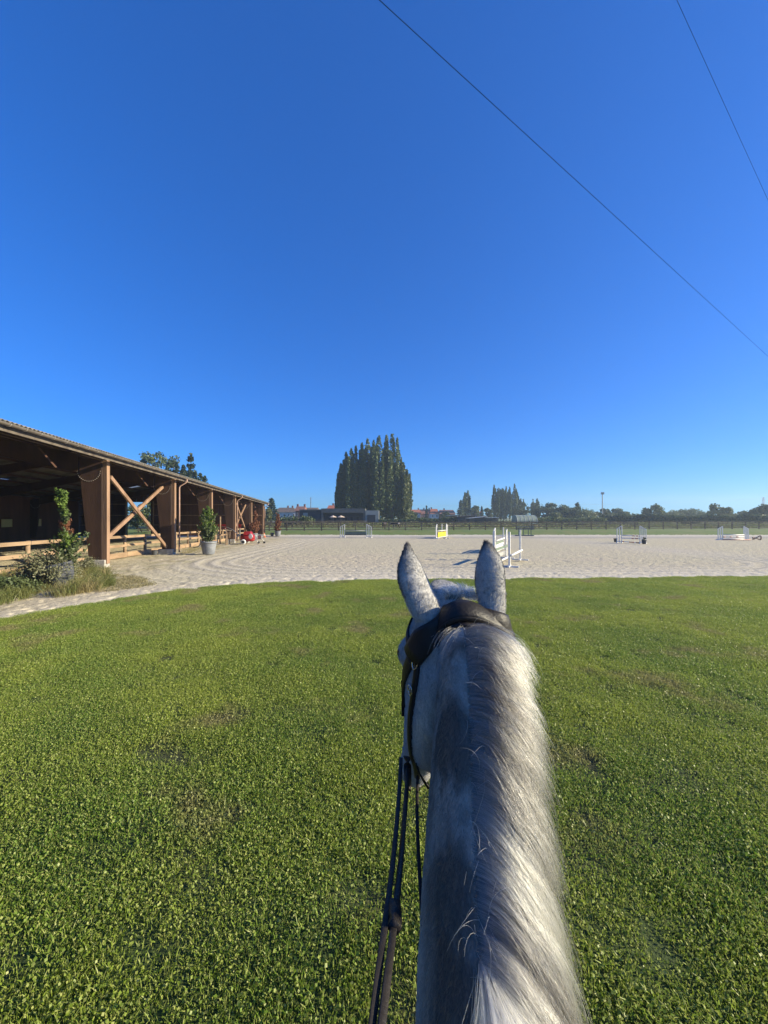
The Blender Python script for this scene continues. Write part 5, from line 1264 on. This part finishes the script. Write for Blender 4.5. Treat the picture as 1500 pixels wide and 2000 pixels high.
# short coat hair on the neck, head and ears
tp = co[tri]; ctr = tp.mean(1); ar = np.linalg.norm(np.cross(tp[:,1]-tp[:,0], tp[:,2]-tp[:,0]), axis=1)
vis = (ctr[:,1] > .45) & (ctr[:,2] > 1.05); wgt = ar*vis; wgt /= wgt.sum(); NF = 120000
ti = r.choice(len(tri), NF, p=wgt); b0 = r.random((NF,2)); fl = b0.sum(1) > 1; b0[fl] = 1-b0[fl]
Pp = tp[ti,0]+(tp[ti,1]-tp[ti,0])*b0[:,:1]+(tp[ti,2]-tp[ti,0])*b0[:,1:]
Nn = np.cross(tp[ti,1]-tp[ti,0], tp[ti,2]-tp[ti,0]); Nn /= np.linalg.norm(Nn, axis=1)[:,None]+1e-12
comb = np.repeat(np.array([[0,-.55,-.83]]), NF, 0); isear = (Pp[:,2] > 1.88); comb[isear] = (0,.0,1.0)
comb = comb+r.normal(size=(NF,3))*.22; comb -= (comb*Nn).sum(1)[:,None]*Nn; comb /= np.linalg.norm(comb, axis=1)[:,None]+1e-9
Lh = (r.uniform(.006,.012,NF)*np.where(isear, .7, 1))[:,None]
q0 = Pp-Nn*.0005; q1 = Pp+comb*Lh*.5+Nn*Lh*.22; q2 = Pp+comb*Lh+Nn*Lh*.28
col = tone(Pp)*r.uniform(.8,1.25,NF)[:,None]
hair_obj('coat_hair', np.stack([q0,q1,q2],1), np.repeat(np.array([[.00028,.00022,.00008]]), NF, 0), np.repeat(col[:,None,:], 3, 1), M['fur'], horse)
# eyes and hooves
M['eye'] = mat('horse_eye', (.012,.009,.008), None, rough=.06, spec=.7)
for s in (-1,1):
    c = H0+HA*.172+HS*(s*.118)-HF*.0; b = MB(); b.loft([[c+HA*(.021*math.sin(e)*math.cos(q))+HF*(.019*math.sin(e)*math.sin(q))+HS*(s*.020*math.cos(e)) for q in np.arange(14)*PI/7] for e in np.linspace(.15, PI-.15, 8)]); b.build('eye', M['eye'], horse, True)
MB().tube([(bx(-1.3),-1.36,1.18),(bx(-1.3),-1.48,1.0),(bx(-1.3),-1.50,.6),(bx(-1.3),-1.47,.25)], [.04,.07,.06,.02], 10).build('tail', M['greyp'], horse, True)

# ------------------------------------------------------------------ bridle
def leather(name, c, rough): return mat(name, c, tuple(k*1.6 for k in c), 14, rough, .15, 120, spec=.3)
M['leather'] = leather('black_leather', (.014,.012,.011), .5); M['brownl'] = leather('worn_leather', (.015,.013,.012), .6); M['steel'] = mat('buckle_steel', (.55,.53,.50), None, rough=.25, metal=1)
bridle = thing('bridle', 'black leather bridle with padded headpiece, cheek straps and reins on the grey horse', 'bridle', (0,0,0))
def strap(name, path, W, th, lift=.002, m=None, dflt=1.2, n=26, parent=None, crown=.35, Wf=None):
    path = np.array(path, float); t = np.linspace(0, 1, len(path)); q = np.linspace(0, 1, n)
    
    if path.shape[1] == 3:
        hs_ = []
        for a in q:
            p0 = Vector([np.interp(a, t, path[:,k]) for k in range(3)]); loc, nn, idx, dist = BV.find_nearest(p0, .3); hs_.append((loc, nn))
    else: hs_ = [hit(np.interp(a, t, path[:,0]), np.interp(a, t, path[:,1]), dflt) for a in q]
    L_ = [h_[0] for h_ in hs_]; N_ = [h_[1] for h_ in hs_]
    for _ in range(9): L_ = [L_[0]]+[(L_[i-1]+L_[i]*2+L_[i+1])/4 for i in range(1, n-1)]+[L_[-1]]; N_ = [N_[0]]+[(N_[i-1]+N_[i]*2+N_[i+1]).normalized() for i in range(1, n-1)]+[N_[-1]]
    rings = []
    for i in range(n):
        tg = (L_[min(i+1,n-1)]-L_[max(i-1,0)]).normalized(); nn = N_[i]; lt = nn.cross(tg).normalized(); w_ = W*(Wf(q[i]) if Wf else 1)
        prof = []
        M_ = 8
        top, bot = [], []
        for k in range(M_+1):
            f = k/M_*2-1; p0 = L_[i]+lt*(w_/2*f); loc, n2, idx, dist = BV.find_nearest(p0, .08)
            if loc is not None: p0 = loc+n2*lift; n3 = (n2+nn).normalized()
            else: p0 = p0+nn*lift; n3 = nn
            top.append(p0+n3*(th*(1-crown*f*f))); bot.append(p0-n3*.004)
        rings.append(top+bot[::-1])
    # smooth rings along the strap
    for _ in range(2):
        rings = [rings[0]]+[[(rings[i-1][k]+rings[i][k]*2+rings[i+1][k])/4 for k in range(len(rings[0]))] for i in range(1, n-1)]+[rings[-1]]
    return MB().loft(rings).build(name, m or M['leather'], parent or bridle, True)
hp = [(806,1285),(813,1260),(828,1228),(850,1198),(876,1178),(905,1169),(932,1172),(955,1186),(973,1206),(985,1232)]
def over_poll(u, a0, a1, n=14, dx=0):
    C, ax, s_, n_, off, w_, h = neck(u); out = []
    for a in np.linspace(math.radians(a0), math.radians(a1), n): out.append(tuple(C-n_*h*.5+n_*(h*.5*math.cos(a))+s_*(w_*1.05*math.sin(a)*(1-.3*math.cos(a))+off*(1-max(0, math.cos(a))))))
    return out
lo_, _n = hit(808, 1282, 1.15)
head_ = strap('headpiece', [tuple(lo_)]+over_poll(.975, -78, 84), .074, .017, .008, n=44, crown=.5)
strap('piping', over_poll(.930, -58, 86), .009, .015, .008, n=30, parent=head_, m=M['brownl'])
strap('throat_lash', over_poll(.918, -80, 84), .014, .006, .004, n=30)
strap('cheek_strap', [(806,1285),(800,1300),(792,1325),(786,1345),(780,1365),(776,1378)], .034, .008, .004, n=18, dflt=1.22)
strap('browband', [(806,1268),(800,1245),(797,1225),(799,1205)], .022, .008, .004, n=12, dflt=1.24)
strap('cheek_strap', [(817,1300),(815,1330),(808,1365),(803,1400),(803,1440),(809,1480),(816,1515)], .017, .008, .004, n=24, dflt=1.15)
strap('noseband', [(781,1330),(775,1355),(772,1378),(773,1398)], .022, .012, .004, n=12, dflt=1.24)
def buckle(px, py, w_, h_, ang, r_=.0022):
    loc, nn = hit(px, py, 1.15); nn = nn.normalized(); u_ = Vector((math.sin(ang), 0, math.cos(ang))); u_ = (u_-nn*u_.dot(nn)).normalized(); v_ = nn.cross(u_); c = loc+nn*.016
    pts = [c+u_*(h_*math.cos(q))+v_*(w_*math.sin(q)) for q in np.linspace(0, 2*PI, 17)]; o = MB().tube(pts, r_, 6).build('buckle', M['steel'], bridle, True)
    MB().tube([c-u_*h_, c+u_*h_*.9+nn*.002], r_*.7, 5).build('tongue', M['steel'], o, True)
buckle(817,1292,.010,.021,.1); buckle(823,1262,.008,.016,.35); buckle(809,1345,.009,.015,-.2)
def rein(pts, W, th, m, name='rein'):
    P3 = [P(*p) if len(p) == 3 else Vector(p) for p in pts]; a = np.array([tuple(p) for p in P3]); t = np.linspace(0,1,len(a)); n = 44
    pf = [np.polyfit(t, a[:,k], min(3, len(a)-1)) for k in range(3)]; rings = []; q = np.linspace(0,1,n); pt = [Vector([np.polyval(f, x) for f in pf]) for x in q]
    for i in range(n):
        tg = (pt[min(i+1,n-1)]-pt[max(i-1,0)]).normalized(); s_ = tg.cross(Vector((.25,.6,1)).normalized()).normalized(); s_ = Matrix.Rotation(.5*math.sin(q[i]*5), 3, tg)@s_; z_ = s_.cross(tg)
        rings.append([pt[i]+s_*(W/2*x)+z_*(th/2*y) for x, y in ((-1,-.6),(-.8,-1),(.8,-1),(1,-.6),(1,.6),(.8,1),(-.8,1),(-1,.6))])
    return MB().loft(rings).build(name, m, bridle, True)
rein([(783,1480,1.22),(777,1590,.98),(764,1710,.80),(748,1830,.66),(728,2000,.53),(710,2200,.42)], .0115, .004, M['brownl'])
rein([(797,1500,1.22),(789,1600,.98),(781,1700,.82),(770,1810,.68),(744,2000,.53),(722,2200,.42)], .0125, .005, M['leather'])
rein([(816,1515,1.18),(815,1600,1.05),(819,1700,.93),(826,1800,.85),(829,1850,.82)], .009, .005, M['brownl'])
rein([(812,1490,1.13),(822,1515,1.12),(838,1540,1.12)], .009, .004, M['leather'], 'throat_strap')
rein([(795,1478,1.24),(796,1505,1.22),(797,1540,1.16)], .024, .008, M['leather'], 'rein_loop')
rein([(771,1768,.735),(772,1790,.705),(770,1812,.68)], .022, .020, M['leather'], 'rein_stop')
SC.render.film_transparent = False
# ------------------------------------------------------------------ thin summer haze
hz_ = MB().box((0, 330, 16), (1500, 760, 40)).build('haze', mat('haze_air', (1,1,1)), None)
m = hz_.data.materials[0]; n, l = nt(m); out = n.new('ShaderNodeOutputMaterial'); pv_ = n.new('ShaderNodeVolumePrincipled')
pv_.inputs['Color'].default_value = (.72,.88,1.0,1); pv_.inputs['Density'].default_value = .0007; pv_.inputs['Anisotropy'].default_value = .35
l.new(pv_.outputs[0], out.inputs['Volume']); tag(hz_, kind='stuff', label='thin pale summer haze over the fields', cat='haze')
